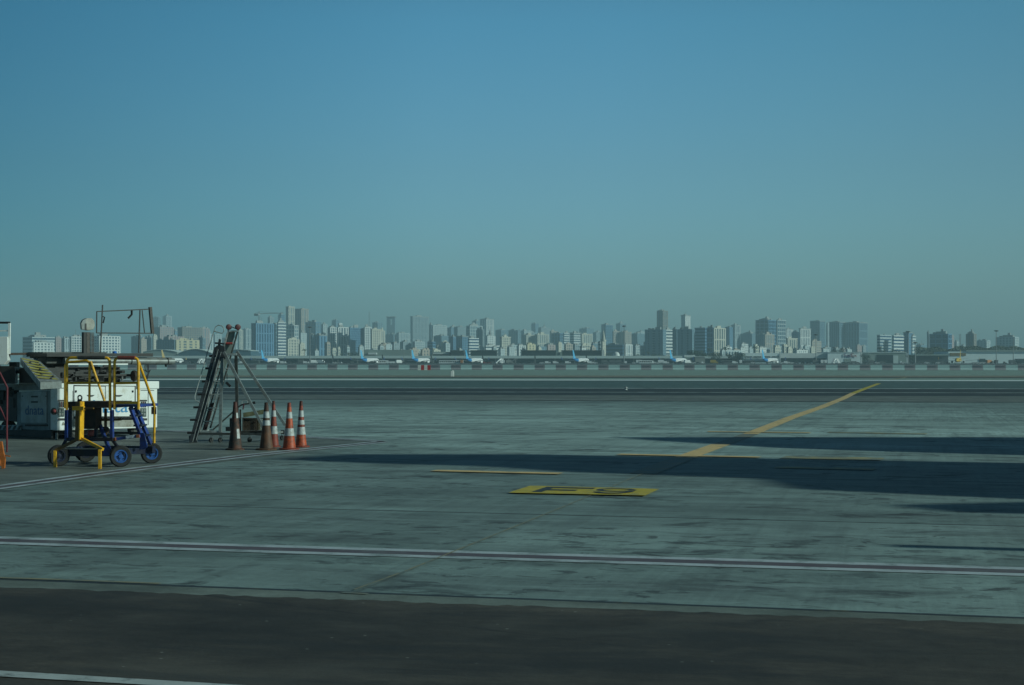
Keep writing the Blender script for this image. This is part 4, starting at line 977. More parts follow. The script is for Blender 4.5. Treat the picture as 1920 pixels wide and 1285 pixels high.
# ================================================================ airliners
PW = mat('airliner_white', (1.0, 1.0, 1.0), 0.3, var=0.03); PBL = mat('airliner_blue', (0.03, 0.26, 0.62), 0.35, var=0.1, scale=0.3)
PBD = mat('airliner_deep_blue', (0.01, 0.05, 0.26), 0.35, var=0.1); PBY = mat('airliner_light_blue', (0.12, 0.50, 0.82), 0.35, var=0.1)
PG = mat('wing_grey', (0.48, 0.52, 0.54), 0.4, 0.2, var=0.08, scale=0.6); GLS = mat('dark_glass', (0.01, 0.012, 0.015), 0.12); YLF = mat('airliner_yellow', (0.66, 0.42, 0.02), 0.4, var=0.08); RDF = mat('airliner_red', (0.45, 0.03, 0.02), 0.4)
GLD = mat('gold_tail', (0.55, 0.40, 0.16), 0.4, var=0.1)
def airliner(label, group, body=PW, rear=PBL, fin=PBY, cat='airliner', winglet=PBD, gear=True):
    "nose towards +x, origin on the ground under the wing"
    r = empty('airliner', (0, 0, 0), label, cat, group)
    zc = 3.1; st_ = []
    prof = [(-19.6, .15, 1.45), (-18.5, .45, 1.25), (-16, .95, .85), (-13, 1.45, .42), (-9.5, 1.82, .10), (-6, 1.9, 0), (12, 1.9, 0), (14.5, 1.82, -.04), (16.5, 1.5, -.18), (18, 1.0, -.36), (19, .55, -.5), (19.5, .12, -.58)]
    n = 18; b = MB(); vs = []; fs = []; ms = []
    for x, rr_, dz in prof:
        for j in range(n):
            t = 2 * math.pi * j / n; vs.append((x, rr_ * math.cos(t), zc + dz + rr_ * 1.03 * math.sin(t)))
    for i in range(len(prof) - 1):
        for j in range(n):
            j2 = (j + 1) % n; b_ = 1 if i < 4 else 0
            fs.append((i * n + j, i * n + j2, (i + 1) * n + j2, (i + 1) * n + j)); ms.append(b_)
    b.v = vs; b.f = fs + [tuple(range(n)), tuple((len(prof) - 1) * n + j for j in range(n - 1, -1, -1))]; b.m = ms + [1, 0]
    b.build('fuselage', [body, rear], r, smooth=True)
    w_ = MB()
    for s in (-1, 1):
        for i in range(38):
            x = -9 + i * 0.6; w_.box((x, s * 1.885, zc + 0.42), (0.24, 0.06, 0.34))
    w_.build('cabin_windows', GLS, r)
    w_ = MB(); w_.prism([(16.7, -1.0, zc + .52), (17.6, -.75, zc + .30), (17.75, 0, zc + .28), (17.6, .75, zc + .30), (16.7, 1.0, zc + .52), (16.55, 0, zc + 1.25)], (0.12, 0, 0.12)); w_.build('cockpit_windows', GLS, r)
    f_ = MB(); f_.add([(-12.0, -.14, 4.75), (-18.6, -.14, 4.6), (-20.4, -.06, 12.5), (-18.2, -.06, 12.5), (-14.6, -.12, 6.6), (-12.0, .14, 4.75), (-18.6, .14, 4.6), (-20.4, .06, 12.5), (-18.2, .06, 12.5), (-14.6, .12, 6.6)],
          [(0, 1, 2, 3, 4), (9, 8, 7, 6, 5), (0, 4, 9, 5), (4, 3, 8, 9), (3, 2, 7, 8), (2, 1, 6, 7), (1, 0, 5, 6)]); f_.build('tail_fin', fin, r)
    for s in (-1, 1):
        q = [(4.4, s * 1.4, 2.1), (-2.6, s * 1.4, 2.1), (-5.6, s * 16.8, 3.35), (-4.1, s * 16.8, 3.35), (-.4, s * 6, 2.5)]
        wg = MB().prism(q, (0, 0, 0.32)).build('wing', PG, r)
        MB().prism([(-5.6, s * 16.8, 3.5), (-4.1, s * 16.8, 3.5), (-5.8, s * 17.3, 6.0), (-6.5, s * 17.3, 6.0)], (0, s * 0.1, 0)).build('winglet', winglet, wg)
        MB().prism([(-15.8, s * .5, 4.1), (-18.8, s * .5, 4.1), (-19.9, s * 7.1, 4.8), (-18.7, s * 7.1, 4.8)], (0, 0, 0.18)).build('stabilizer', PG, r)
        e = MB().lathe([(0.75, -1.6), (0.98, -0.8), (1.08, 0.8), (1.04, 1.7), (0.92, 1.75), (0.86, 1.2)], c=(4.2, s * 4.85, 1.45), axis=(1, 0, 0), n=18).build('engine', PW, r, smooth=True)
        MB().lathe([(0.85, 1.25), (0.2, 1.5), (0.02, 1.75)], c=(4.2, s * 4.85, 1.45), axis=(1, 0, 0), n=14).build('fan', GLS, e)
        MB().lathe([(0.55, -2.4), (0.6, -1.5)], c=(4.2, s * 4.85, 1.45), axis=(1, 0, 0), n=12).build('exhaust', GRD, e)
        MB().prism([(4.6, s * 4.8, 2.4), (1.0, s * 4.8, 2.3), (0.6, s * 4.8, 2.55), (3.6, s * 4.8, 2.75)], (0, 0.15 * s, 0)).build('pylon', PG, e)
        for x in (-.6,):
            g_ = MB().lathe([(0.3, -.35), (0.55, -.3), (0.55, .3), (0.3, .35)], c=(x, s * 2.85, .55), axis=(0, 1, 0), n=16).build('wheel', RUB, r)
            MB().bar((x, s * 2.85, 0.55), (x, s * 2.6, 2.2), 0.18).build('strut', PG, g_)
    g_ = MB().lathe([(0.2, -.2), (0.36, -.18), (0.36, .18), (0.2, .2)], c=(15.0, 0, .36), axis=(0, 1, 0), n=14).build('nose_wheel', RUB, r)
    MB().bar((15, 0, .36), (15, 0, 1.5), 0.14).build('strut', PG, g_)
    return r
PGRP = 'blue-tailed airliners parked on the far apron'
AY0 = 1455
fins = [(490, 520), (676, 707), (772, 803), (873, 902), (1074, 1101), (1256, 1284), (1429, 1455)]
order = ['first', 'second', 'third', 'fourth', 'fifth', 'sixth', 'last']
proto = airliner('', PGRP)
for i, (xf, xn) in enumerate(fins):
    k = AY0 / F; dx = (xn - xf + 3) * k; sa = min(0.98, (dx) / 38.5); ang = math.asin(sa)          # away from the line of sight
    az = math.atan2((xf + xn) / 2 - 960, F)
    a = ang + az                                          # heading measured from -Y towards +X
    rz = math.pi / 2 - a
    hd = Vector((math.cos(rz), math.sin(rz), 0)); tail = P(xf, 683, AY0); tail.z = 0
    c = tail + hd * 19.8 - hd * 0
    lab = f"white airliner with blue tail on the far apron, {order[i]} of the seven from the left"
    if i == 0: proto.location = c; proto.rotation_euler = (0, 0, rz); proto['label'] = lab
    else: copy_tree(proto, c, rz, lab)
a_ = airliner('white airliner with gold tail on the far apron, its nose past the conveyor end', None, rear=PW, fin=GLD, winglet=GLD)
k = AY0 / F; tail = P(303, 683, AY0); tail.z = 0; az = math.atan2(322 - 960, F); ang = math.asin(min(.95, (343 - 303) * k / 38.5)); rz = math.pi / 2 - (ang + az)
a_.location = tail + Vector((math.cos(rz), math.sin(rz), 0)) * 19.8; a_.rotation_euler = (0, 0, rz)
a_ = airliner('yellow cargo airliner seen head-on in front of the long hangar', None, body=YLF, rear=YLF, fin=YLF, winglet=YLF)
c = P(1797, 683, 1500); c.z = 0; a_.location = c; a_.rotation_euler = (0, 0, -math.pi / 2 + math.atan2(960 - 1797, F) - R(5)); a_.scale = (1.1, 1.1, 1.05)

# ---------------------------------------------------------------- added unseen caster right of the view, outlined to throw the long shadows
sv_ = empty('shadow_caster', (23, 27, 0), 'added pale building mass, unseen at the right, shaped to throw the long shadows', 'building')
WSV = mat('caster_wall', (0.42, 0.44, 0.42), 0.8, var=0.08, scale=0.6)
def sil(pts, name, x0=23.0, dep=9.0): return MB().prism([(x0, y, z) for y, z in pts], (dep, 0, 0)).build(name, WSV, sv_)
sil([(26.6, 0), (26.6, 7.0), (27.0, 12.3), (24.9, 12.9), (24.2, 12.0), (23.9, 10.9), (22.8, 10.2), (22.0, 8.72), (22.0, 0)], 'caster_tower', dep=4.0)
sil([(21.99, 0), (21.99, 8.7), (19.9, 8.6), (18.8, 7.2), (18.8, 0)], 'wall')
sil([(18.5, 0), (18.5, 7.2), (17.2, 8.4), (16.3, 8.1), (16.3, 0)], 'caster_annex', x0=23.4, dep=6)
sil([(38.7, 0), (38.7, 4.6), (36.3, 9.5), (34.6, 9.0), (32.1, 7.9), (31.2, 6.9), (30.3, 5.4), (30.3, 0)], 'caster_gable', x0=23.2)
for y in (19.6, 24.2, 32, 35): MB().obox((22.95, y, 0.02), (0.06, 0, 0), (0, 1.1, 0), (0, 0, 2.1)).build('door', GLS, sv_)  # doors and windows dress the added caster
for y in (20, 23.2, 25.4):
    for z in (3.4, 5.6): MB().obox((22.96, y, z), (0.05, 0, 0), (0, 1.2, 0), (0, 0, 1.1)).build('window', GLS, sv_)
pole_root = empty('thin_shadow_pole', (13.2, 14.75, 0), 'unseen grey pole placed at the right to throw the thin shadow line', 'pole')  # unseen pole, placed and thickened to throw the thin shadow line
MB().tube([(13.2, 14.75, 0), (13.2, 14.75, 4.15)], [0.17, 0.14], n=12).build('pole', GRM, pole_root, smooth=True)
MB().box((13.2, 14.75, 0.1), (0.4, 0.4, 0.2)).build('base', BCN, pole_root)

# ================================================================ terminal and long low buildings of the far side
FAS = mat('fascia', (0.66, 0.76, 0.74), 0.75, var=0.05, scale=0.02); CONC2 = mat('far_concrete', (0.30, 0.31, 0.29), 0.85, var=0.1, scale=0.05); DGL = mat('dark_glazing', (0.02, 0.026, 0.028), 0.3, var=0.3, scale=0.05)
SHD = mat('dark_facade', (0.05, 0.058, 0.06), 0.6, var=0.4, scale=0.08); GRN2 = mat('green_grey_wall', (0.30, 0.37, 0.34), 0.8); BLR = mat('blue_roof', (0.05, 0.12, 0.17), 0.5, var=0.1, scale=0.05)
PBX = mat('pale_box', (0.80, 0.84, 0.82), 0.7, var=0.06, scale=0.1); BGY = mat('blue_grey_cladding', (0.90, 1.0, 1.0), 0.7, var=0.06, scale=0.05)
def long_block(name, label, x0, x1, ytop, Y, dep, m, parts=(), cat='building', group=None):
    a = P(x0, ytop, Y); b = P(x1, ytop, Y); h = a.z
    r = empty(name, ((a.x + b.x) / 2, Y, 0), label, cat, group)
    MB().obox((a.x, Y, 0), (b.x - a.x, 0, 0), (0, dep, 0), (0, 0, h)).build('wall', m, r)
    for (nm, px0, px1, py0, py1, pm, proud, pdep) in parts:
        p = P(px0, py1, Y - proud); q = P(px1, py0, Y - proud); z0 = max(p.z, 0.02)
        MB().obox((p.x, Y - proud, z0), (q.x - p.x, 0, 0), (0, pdep, 0), (0, 0, q.z - z0)).build(nm, pm, r)
    return r
tp_ = [('fascia', 250, 1398, 667.4, 672.3, FAS, 9, 10)]
xx = 300
while xx < 1390: tp_.append(('column', xx, xx + 1.2, 672.4, 683, CONC2, 8, 1)); xx += 37
long_block('terminal_pier', 'very long low terminal pier with pale fascia behind the parked airliners', 255, 1395, 668.2, 1720, 30, SHD, tp_)  # near-black wall: shade of the open bays put into its colour
long_block('dark_hangar', 'long dark low building above the terminal between third and fifth airliner', 845, 869.5, 658.2, 1780, 40, DGL, [('roof_edge', 844, 870, 657.2, 658.6, GRD, 1, 40)])
long_block('dark_hangar', 'long dark low building right of the fourth airliner tail', 882, 931, 657.8, 1785, 40, DGL, [('roof_edge', 881, 932, 656.9, 658.2, GRD, 1, 40)])
long_block('dark_hangar', 'long dark flat building left of the fifth airliner tail', 978, 1042, 658, 1790, 40, DGL, [('roof_edge', 977, 1043, 657, 658.4, GRD, 1, 40)])
long_block('dark_hangar', 'long dark flat building behind the fifth airliner tail', 1054.5, 1128, 658, 1792, 40, DGL, [('roof_edge', 1054, 1129, 657, 658.4, GRD, 1, 40), ('pale_end', 1128.5, 1133, 656, 668, PBX, 2, 30)])
long_block('low_block', 'pale grey gap block between the two dark buildings', 1042.5, 1054, 660, 1786, 30, GRN2, [('door', 1047, 1050, 661.5, 666, DGL, 0.5, 0.4)])
long_block('low_block', 'green grey low shed behind the second airliner tail', 682, 771, 656, 1800, 40, GRN2, [('canopy', 690, 706, 661.5, 665, PBX, 6, 6)])
long_block('low_block', 'grey shed with white canopy left of the long dark buildings', 812, 843.5, 660, 1795, 40, GRN2, [('canopy', 812, 843, 661.8, 664.2, PBX, 6, 6)])
# blue curved hangar roofs at the left
def vault(name, label, x0, x1, ye, yc, Y, dep, m):
    a = P(x0, ye, Y); b = P(x1, ye, Y); c = P((x0 + x1) / 2, yc, Y); n = 14; r = empty(name, (c.x, Y, 0), label, 'hangar')
    pts = [(a.x, Y, 0)] + [(a.x + (b.x - a.x) * i / n, Y, a.z + (c.z - a.z) * math.sin(math.pi * i / n)) for i in range(n + 1)] + [(b.x, Y, 0)]
    MB().prism(pts, (0, dep, 0)).build('wall', m, r)
    rp = [(p[0], Y - 1, p[2] + 0.3) for p in pts[1:-1]]; b_ = MB()
    for i in range(n): b_.obox(rp[i], Vector(rp[i + 1]) - Vector(rp[i]), (0, dep + 2, 0), (0, 0, 0.5))
    b_.build('roof', FAS, r)
vault('vaulted_hangar', 'blue vaulted hangar left of the ladder trestle', 334, 398, 663.5, 655.5, 1830, 60, BLR)
vault('vaulted_hangar', 'dark blue vaulted hangar right of the ladder trestle', 412, 470, 658.5, 656.3, 1840, 60, BLR)
vault('vaulted_hangar', 'blue grey vaulted hangar over the gold-tailed airliner', 268, 332, 661, 656.5, 1835, 60, GRN2)
# right-hand side hangars
h_ = long_block('cargo_shed', 'grey cargo shed with two rows of dark windows, behind the last blue-tailed airliner', 1393, 1461, 662, 1700, 45, BGY,
    [('window_row', 1396 + i * 17, 1410.5 + i * 17, 668.4, 670.6, DGL, 0.5, 0.4) for i in range(4)] + [('window_row', 1396, 1450, 677, 679, DGL, 0.5, 0.4), ('canopy', 1393, 1461, 671.6, 672.6, PBX, 2.5, 3)])
long_block('white_pylon', 'narrow white pylon between cargo shed and open hangar', 1461.8, 1463.6, 661.5, 1690, 2, PBX, [('cap', 1461.4, 1464, 660.8, 661.6, PBX, 0.2, 2.4)], 'pylon')
long_block('open_hangar', 'long grey hangar with pale roof and dark open front', 1464, 1551, 663, 1700, 50, BGY, [('roof_face', 1464, 1551, 662.6, 671.5, PBX, 1, 3), ('opening', 1464, 1551, 672.2, 679.5, DGL, 0.5, 0.4)])
fx = long_block('freight_depot', 'blue grey freight depot with purple lettering high on its wall', 1552, 1613, 661, 1690, 60, BGY, [('roof_edge', 1552, 1613, 660.4, 661.4, FAS, 0.6, 60), ('pale_door', 1583, 1596, 673, 680, GRN2, 0.3, 0.3)])
la_, lb_ = P(1583, 669.8, 1689.6), P(1597.5, 669.8, 1689.6)
text_obj('Fed', 'lettering', (lb_ - la_).x * 0.88, 6.6 * 1690 / F, la_, (1, 0, 0), Zv, mat('purple_lettering', (0.13, 0.03, 0.16), 0.6, var=0.05), fx, 0.3)
la_, lb_ = P(1596.4, 669.8, 1689.6), P(1606.5, 669.8, 1689.6)
text_obj('Ex', 'lettering', (lb_ - la_).x, 6.6 * 1690 / F, la_, (1, 0, 0), Zv, mat('red_orange_lettering', (0.30, 0.06, 0.06), 0.6, var=0.05), fx, 0.3)
long_block('white_pylon', 'narrow white pylon at the right end of the lettered depot', 1613.6, 1616.6, 661.5, 1680, 2, PBX, [('cap', 1613.2, 1617, 660.8, 661.6, PBX, 0.2, 2.4)], 'pylon')
long_block('open_hangar', 'grey-green hangar with a big square dark doorway', 1629, 1699, 661.5, 1700, 50, GRN2, [('doorway', 1644, 1674.5, 665.5, 683, DGL, 0.5, 0.4), ('roof_edge', 1628, 1700, 660.6, 661.8, FAS, 0.7, 52), ('pale_door', 1675, 1684, 667, 683, FAS, 0.5, 0.4)])
long_block('white_pylon', 'narrow white pylon right of the square doorway hangar', 1699.8, 1702, 663, 1680, 2, PBX, [('cap', 1699.5, 1702.3, 662.4, 663.1, PBX, 0.2, 2.4)], 'pylon')
long_block('flat_roof_shed', 'low dark shed with flat roof left of the yellow airliner', 1719, 1778, 666, 1720, 50, SHD, [('roof_face', 1718, 1779, 664.8, 667, GRN2, 3, 50)])
long_block('long_shed', 'very long blue grey shed behind and right of the yellow airliner', 1778, 1960, 659.5, 1760, 60, BGY, [('roof_edge', 1812, 1960, 656.8, 659.6, GRN2, 1.5, 60), ('dark_bay', 1836, 1848, 673, 682, DGL, 0.5, 0.4), ('dark_bay', 1904, 1925, 673, 682, DGL, 0.5, 0.4), ('yellow_sign', 1781, 1811, 662, 667.5, mat('ochre_sign', (0.22, 0.13, 0.03), 0.7, var=0.3, scale=0.3), 0.6, 0.4)])
long_block('low_block', 'grey compound wall below the twin dark-blue blocks', 1160, 1292, 669, 1840, 20, GRN2, [('cap', 1160, 1292, 668.6, 669.2, FAS, 0.3, 20)])
long_block('white_fuel_building', 'white flat-roofed building right of the sixth airliner', 1283, 1303, 666, 1640, 18, PBX, [('shade', 1284, 1302, 670, 682, GRN2, 0.3, 0.3)])
long_block('white_fuel_building', 'grey boxy building with pale roof before the trees, right of sixth airliner', 1303.5, 1322, 669.5, 1630, 18, CONC2, [('roof_edge', 1303, 1322.5, 668.8, 669.8, PBX, 0.6, 19)])
# white dome and masjid-like tower stay with the skyline

# masts
MST = mat('mast_grey', (0.30, 0.32, 0.32), 0.6)
def mast(px, ytop, Y, label, head=True, w=0.55):
    t = P(px, ytop, Y); r = empty('light_mast', (t.x, Y, 0), label, 'light mast', 'floodlight masts of the far apron')
    MB().tube([(t.x, Y, 0), (t.x, Y, t.z)], [w, w * 0.5], n=8).build('pole', MST, r)
    if head:
        b = MB(); b.lathe([(0.6, 0), (2.2, 0.5), (2.2, 1.1), (0.6, 1.4)], c=(t.x, Y, t.z - 0.6), n=10)
        b.build('lamp_ring', GRD, r)
mast(581, 614, 1650, 'tall thin light mast right of the first airliner, before the twin cream towers')
mast(1170, 612, 1650, 'tall thin light mast between the fifth and sixth airliners')
mast(1530, 628, 1620, 'light mast in front of the open-fronted grey hangar')
mast(1703, 622.5, 1600, 'light mast with round lamp ring, left of the two by the square doorway hangar')
mast(1716, 643, 1560, 'shorter dark light mast with broad head right of the square doorway hangar', w=0.7)
mast(1868, 621, 1600, 'tall light mast with dark head right of the yellow airliner')
mast(1900, 634, 1700, 'thin pale mast at the far right before the grey gridded block', head=False)
mast(953, 661, 1700, 'thin mast left of the long dark flat building', head=False, w=0.35)
mast(757, 655, 1700, 'thin mast left of the third airliner tail', head=False, w=0.35)
for i, x in enumerate((624, 717, 808.5, 905, 1003, 1099.5)):
    t = P(x, 665, 1620); r = empty('stand_sign', (t.x, 1620, 0), f"dark slanted stand sign above the terminal fascia, {['first','second','third','fourth','fifth','sixth'][i]} from the left", 'sign', 'stand signs along the terminal pier')
    MB().prism([P(x - 1.2, 665, 1620), P(x + .4, 665, 1620), P(x + 1.6, 672.5, 1620), P(x - 0.9, 672.5, 1620)], (0, 0.5, 0)).build('panel', BLK, r)
    MB().bar((t.x, 1620, 0), (t.x, 1620, 5.3), 0.4).build('post', MST, r)

# ================================================================ apron traffic
VW = mat('vehicle_white', (0.95, 0.96, 0.95), 0.4, var=0.05); VG = mat('vehicle_grey', (0.16, 0.17, 0.17), 0.5, var=0.1); VY = mat('vehicle_yellow', (0.5, 0.33, 0.04), 0.5); VD = mat('vehicle_dark', (0.03, 0.035, 0.04), 0.5, var=0.3); VR = mat('vehicle_red', (0.36, 0.05, 0.03), 0.5); VO = mat('vehicle_orange', (0.55, 0.20, 0.05), 0.5)
def vehicle(kind, m, nm, cat, grp):
    r = empty(nm, (0, 0, 0), '', cat, grp)
    if kind == 'car': L, H, W = 4.5, 1.5, 1.8; b = MB().prism([(-2.2, -.9, .35), (2.2, -.9, .35), (2.2, -.9, .85), (1.2, -.9, .95), (.6, -.9, 1.5), (-1.4, -.9, 1.5), (-2.0, -.9, .95), (-2.2, -.9, .9)], (0, 1.8, 0))
    elif kind == 'van': b = MB().prism([(-2.6, -1, .4), (2.6, -1, .4), (2.6, -1, 1.1), (1.8, -1, 2.2), (-2.6, -1, 2.3)], (0, 2, 0))
    elif kind == 'truck': b = MB(); b.obox((-3.6, -1.2, 1.0), (5.2, 0, 0), (0, 2.4, 0), (0, 0, 2.4)); b.prism([(1.8, -1.1, .5), (3.5, -1.1, .5), (3.5, -1.1, 1.5), (3.1, -1.1, 2.4), (1.8, -1.1, 2.4)], (0, 2.2, 0)); b.obox((-3.6, -1, .6), (5.4, 0, 0), (0, 2, 0), (0, 0, .4))
    elif kind == 'bus': b = MB().prism([(-6.2, -1.4, .35), (6.2, -1.4, .35), (6.2, -1.4, 2.8), (6.0, -1.4, 3.0), (-6.2, -1.4, 3.0)], (0, 2.8, 0))
    elif kind == 'stairs':
        b = MB(); b.prism([(-3.2, -1, .9), (-2.6, -1, .9), (2.4, -1, 3.6), (2.4, -1, 4.6), (1.8, -1, 4.6)], (0, 2, 0)); b.obox((2.4, -1.1, 3.5), (1.4, 0, 0), (0, 2.2, 0), (0, 0, 1.1)); b.obox((-3.4, -1, .45), (6.4, 0, 0), (0, 2, 0), (0, 0, .45)); b.bar((2.8, 0, .8), (2.8, 0, 3.6), .3)
    elif kind == 'tug': b = MB(); b.obox((-1.5, -.8, .3), (3, 0, 0), (0, 1.6, 0), (0, 0, .7)); b.obox((-1.2, -.7, 1.0), (1.2, 0, 0), (0, 1.4, 0), (0, 0, .8))
    elif kind == 'dolly': b = MB(); b.obox((-1.6, -.9, .4), (3.2, 0, 0), (0, 1.8, 0), (0, 0, .15)); b.prism([(-1.4, -.8, .56), (1.4, -.8, .56), (1.4, -.8, 1.5), (1.0, -.8, 2.05), (-1.4, -.8, 2.05)], (0, 1.6, 0))
    b.build('body', m, r)
    g_ = MB()
    if kind == 'car': g_.prism([(1.05, -.93, .98), (.55, -.93, 1.4), (-1.35, -.93, 1.4), (-1.85, -.93, .98)], (0, 1.86, 0))
    elif kind == 'van': g_.prism([(2.3, -1.02, 1.3), (1.75, -1.02, 2.0), (.6, -1.02, 2.0), (.6, -1.02, 1.3)], (0, 2.04, 0))
    elif kind == 'truck': g_.prism([(3.53, -1.12, 1.5), (3.15, -1.12, 2.2), (2.2, -1.12, 2.2), (2.2, -1.12, 1.5)], (0, 2.24, 0))
    elif kind == 'bus':
        for i in range(6): g_.obox((-5.8 + i * 1.95, -1.43, 1.2), (1.5, 0, 0), (0, 2.86, 0), (0, 0, 1.1))
    if g_.v: g_.build('windows', GLS, r)
    wr = .33 if kind in ('car', 'tug', 'dolly') else .45; wx = {'car': 1.4, 'van': 1.7, 'truck': 2.5, 'bus': 4, 'stairs': 2.2, 'tug': 1, 'dolly': 1.1}[kind]
    for x in (-wx, wx):
        for y in (-.85, .85): MB().lathe([(wr * .6, -.12), (wr, -.11), (wr, .11), (wr * .6, .12)], c=(x, y * (1.3 if kind in ('bus',) else 1), wr), axis=(0, 1, 0), n=10).build('wheel', RUB, r)
    return r
kinds = {'car': ('car', 'car', [VW, VG, VD]), 'van': ('service_van', 'van', [VW, VY, VW]), 'truck': ('service_truck', 'truck', [VW, VG, VY]), 'bus': ('apron_bus', 'bus', [VW]),
         'stairs': ('boarding_stairs', 'boarding stairs', [VW]), 'tug': ('baggage_tug', 'tug', [VW, VD, VR]), 'dolly': ('baggage_dolly', 'baggage cart', [VW, VG])}
cname = {VW: 'white', VG: 'grey', VD: 'dark', VY: 'yellow', VR: 'red', VO: 'orange'}
vproto = {}
spots = []                                        # (px, kind, colour, Y, heading)
def V(px, kind, c=VW, Y=1440, h=0): spots.append((px, kind, c, Y, h))
V(374, 'stairs', VW, 1430, 75); V(381, 'stairs', VW, 1432, 80); V(352, 'van', VG); V(362, 'car', VD); V(395, 'truck', VG, 1460)
V(455, 'van', VW); V(448, 'car', VW); V(531, 'van', VW, 1430); V(545, 'car', VD, 1445, 20); V(556, 'tug', VD); V(566, 'truck', VG, 1450); V(574, 'van', VW, 1445)
V(590, 'truck', VW, 1470, 10); V(602, 'truck', VW, 1470, -10); V(613, 'car', VG); V(628, 'car', VW); V(637, 'car', VW, 1440, 170); V(648, 'tug', VD); V(660, 'dolly', VG)
V(716, 'bus', VW, 1480, 5); V(727, 'dolly', VW); V(733, 'dolly', VW); V(738, 'dolly', VW); V(749, 'truck', VW, 1450, 30); V(757, 'tug', VD); V(764, 'car', VG)
V(811, 'truck', VG, 1450, 90); V(822, 'van', VD); V(836, 'bus', VW, 1430, 0); V(856, 'bus', VW, 1430, 180); V(866, 'truck', VO, 1430, 90); V(909, 'tug', VR, 1450); V(917, 'car', VR, 1450); V(924, 'dolly', VG)
V(934, 'stairs', VW, 1440, 40); V(940, 'stairs', VW, 1440, 78); V(944, 'truck', VW, 1470, 90); V(955, 'truck', VG, 1470, 20); V(962, 'stairs', VG, 1450, 10); V(975, 'car', VD); V(990, 'tug', VD); V(1000, 'car', VG); V(1016, 'car', VW); V(1027, 'van', VW); V(1042, 'van', VW); V(1054, 'car', VG); V(1065, 'van', VW, 1430)
V(1108, 'van', VW); V(1116, 'car', VW); V(1124, 'tug', VD); V(1135, 'truck', VG, 1460); V(1150, 'truck', VG, 1470); V(1162, 'truck', VG, 1470); V(1173, 'van', VW, 1460, 90); V(1190, 'car', VW); V(1200, 'truck', VW, 1440); V(1211, 'bus', VW, 1440); V(1224, 'van', VW); V(1233, 'car', VW)
V(1241, 'truck', VW, 1450); V(1249, 'van', VW, 1440); V(1290, 'truck', VW, 1450, 20); V(1300, 'car', VW); V(1309, 'car', VG); V(1318, 'tug', VW); V(1339, 'truck', VY, 1450); V(1352, 'car', VD); V(1365, 'bus', VG, 1470); V(1378, 'van', VW, 1460); V(1388, 'truck', VW, 1470, 90); V(1403, 'bus', VG, 1480); V(1412, 'car', VW)
V(1465, 'car', VW); V(1475, 'van', VW); V(1484, 'car', VW); V(1493, 'car', VG); V(1505, 'dolly', VD); V(1516, 'car', VD); V(1531, 'truck', VG, 1460); V(1540, 'truck', VW, 1460, 90); V(1547, 'truck', VW, 1460, 90); V(1563, 'stairs', VW, 1440, 60); V(1571, 'stairs', VW, 1442, 100); V(1582, 'car', VD); V(1591, 'car', VG); V(1601, 'van', VG); V(1608, 'car', VG)
V(1625, 'car', VG); V(1634, 'truck', VG, 1450); V(1645, 'car', VW); V(1655, 'van', VG, 1450); V(1688, 'van', VW, 1460, 90); V(1693, 'car', VW); V(1709, 'tug', VD); V(1727, 'car', VG); V(1738, 'car', VW); V(1750, 'tug', VD); V(1759, 'car', VW); V(1768, 'van', VG); V(1778, 'tug', VD)
V(1826, 'car', VW); V(1832, 'car', VW); V(1838, 'car', VW); V(1844, 'car', VW); V(1855, 'truck', VO, 1470, 30); V(1867, 'truck', VG, 1470, 90); V(1884, 'tug', VD); V(1899, 'truck', VG, 1450); V(1911, 'tug', VD)
spots.sort()
lm = sorted([(f[0], 'the %s blue-tailed airliner' % o_) for f, o_ in zip(fins, order)] + [(303, 'the gold-tailed airliner'), (1797, 'the yellow airliner'), (1583, 'the lettered freight depot'), (1659, 'the square hangar doorway')])
cnt = {}
for px, kind, c, Y, h in spots:
    n_, cat, _ = kinds[kind]; key = (kind, c.name)
    L_ = [t for t in lm if t[0] < px]; Rr_ = [t for t in lm if t[0] >= px]
    if L_ and (not Rr_ or px - L_[-1][0] <= Rr_[0][0] - px): rel = f"right of {L_[-1][1]}"
    else: rel = f"left of {Rr_[0][1]}"
    kk_ = (cname[c], cat, rel); cnt[kk_] = cnt.get(kk_, 0) + 1
    lab = f"{cname[c]} {cat} {rel}"
    g = P(px, 683, Y); g.z = 0
    if key not in vproto: o = vproto[key] = vehicle(kind, c, n_, cat, 'service vehicles on the far apron'); o.location = g; o.rotation_euler = (0, 0, R(h))
    else: o = copy_tree(vproto[key], g, R(h))
    o['label'] = lab; o['_k'] = str(kk_); o['_i'] = cnt[kk_]
ords = ['', 'first', 'second', 'third', 'fourth', 'fifth', 'sixth', 'seventh', 'eighth', 'ninth', 'tenth']
for o in list(bpy.data.objects):
    if '_k' in o:
        for k_, v_ in cnt.items():
            if str(k_) == o['_k'] and v_ > 1: o['label'] = o['label'] + f", {ords[min(o['_i'], 10)]} counting from the left"
        del o['_k']; del o['_i']

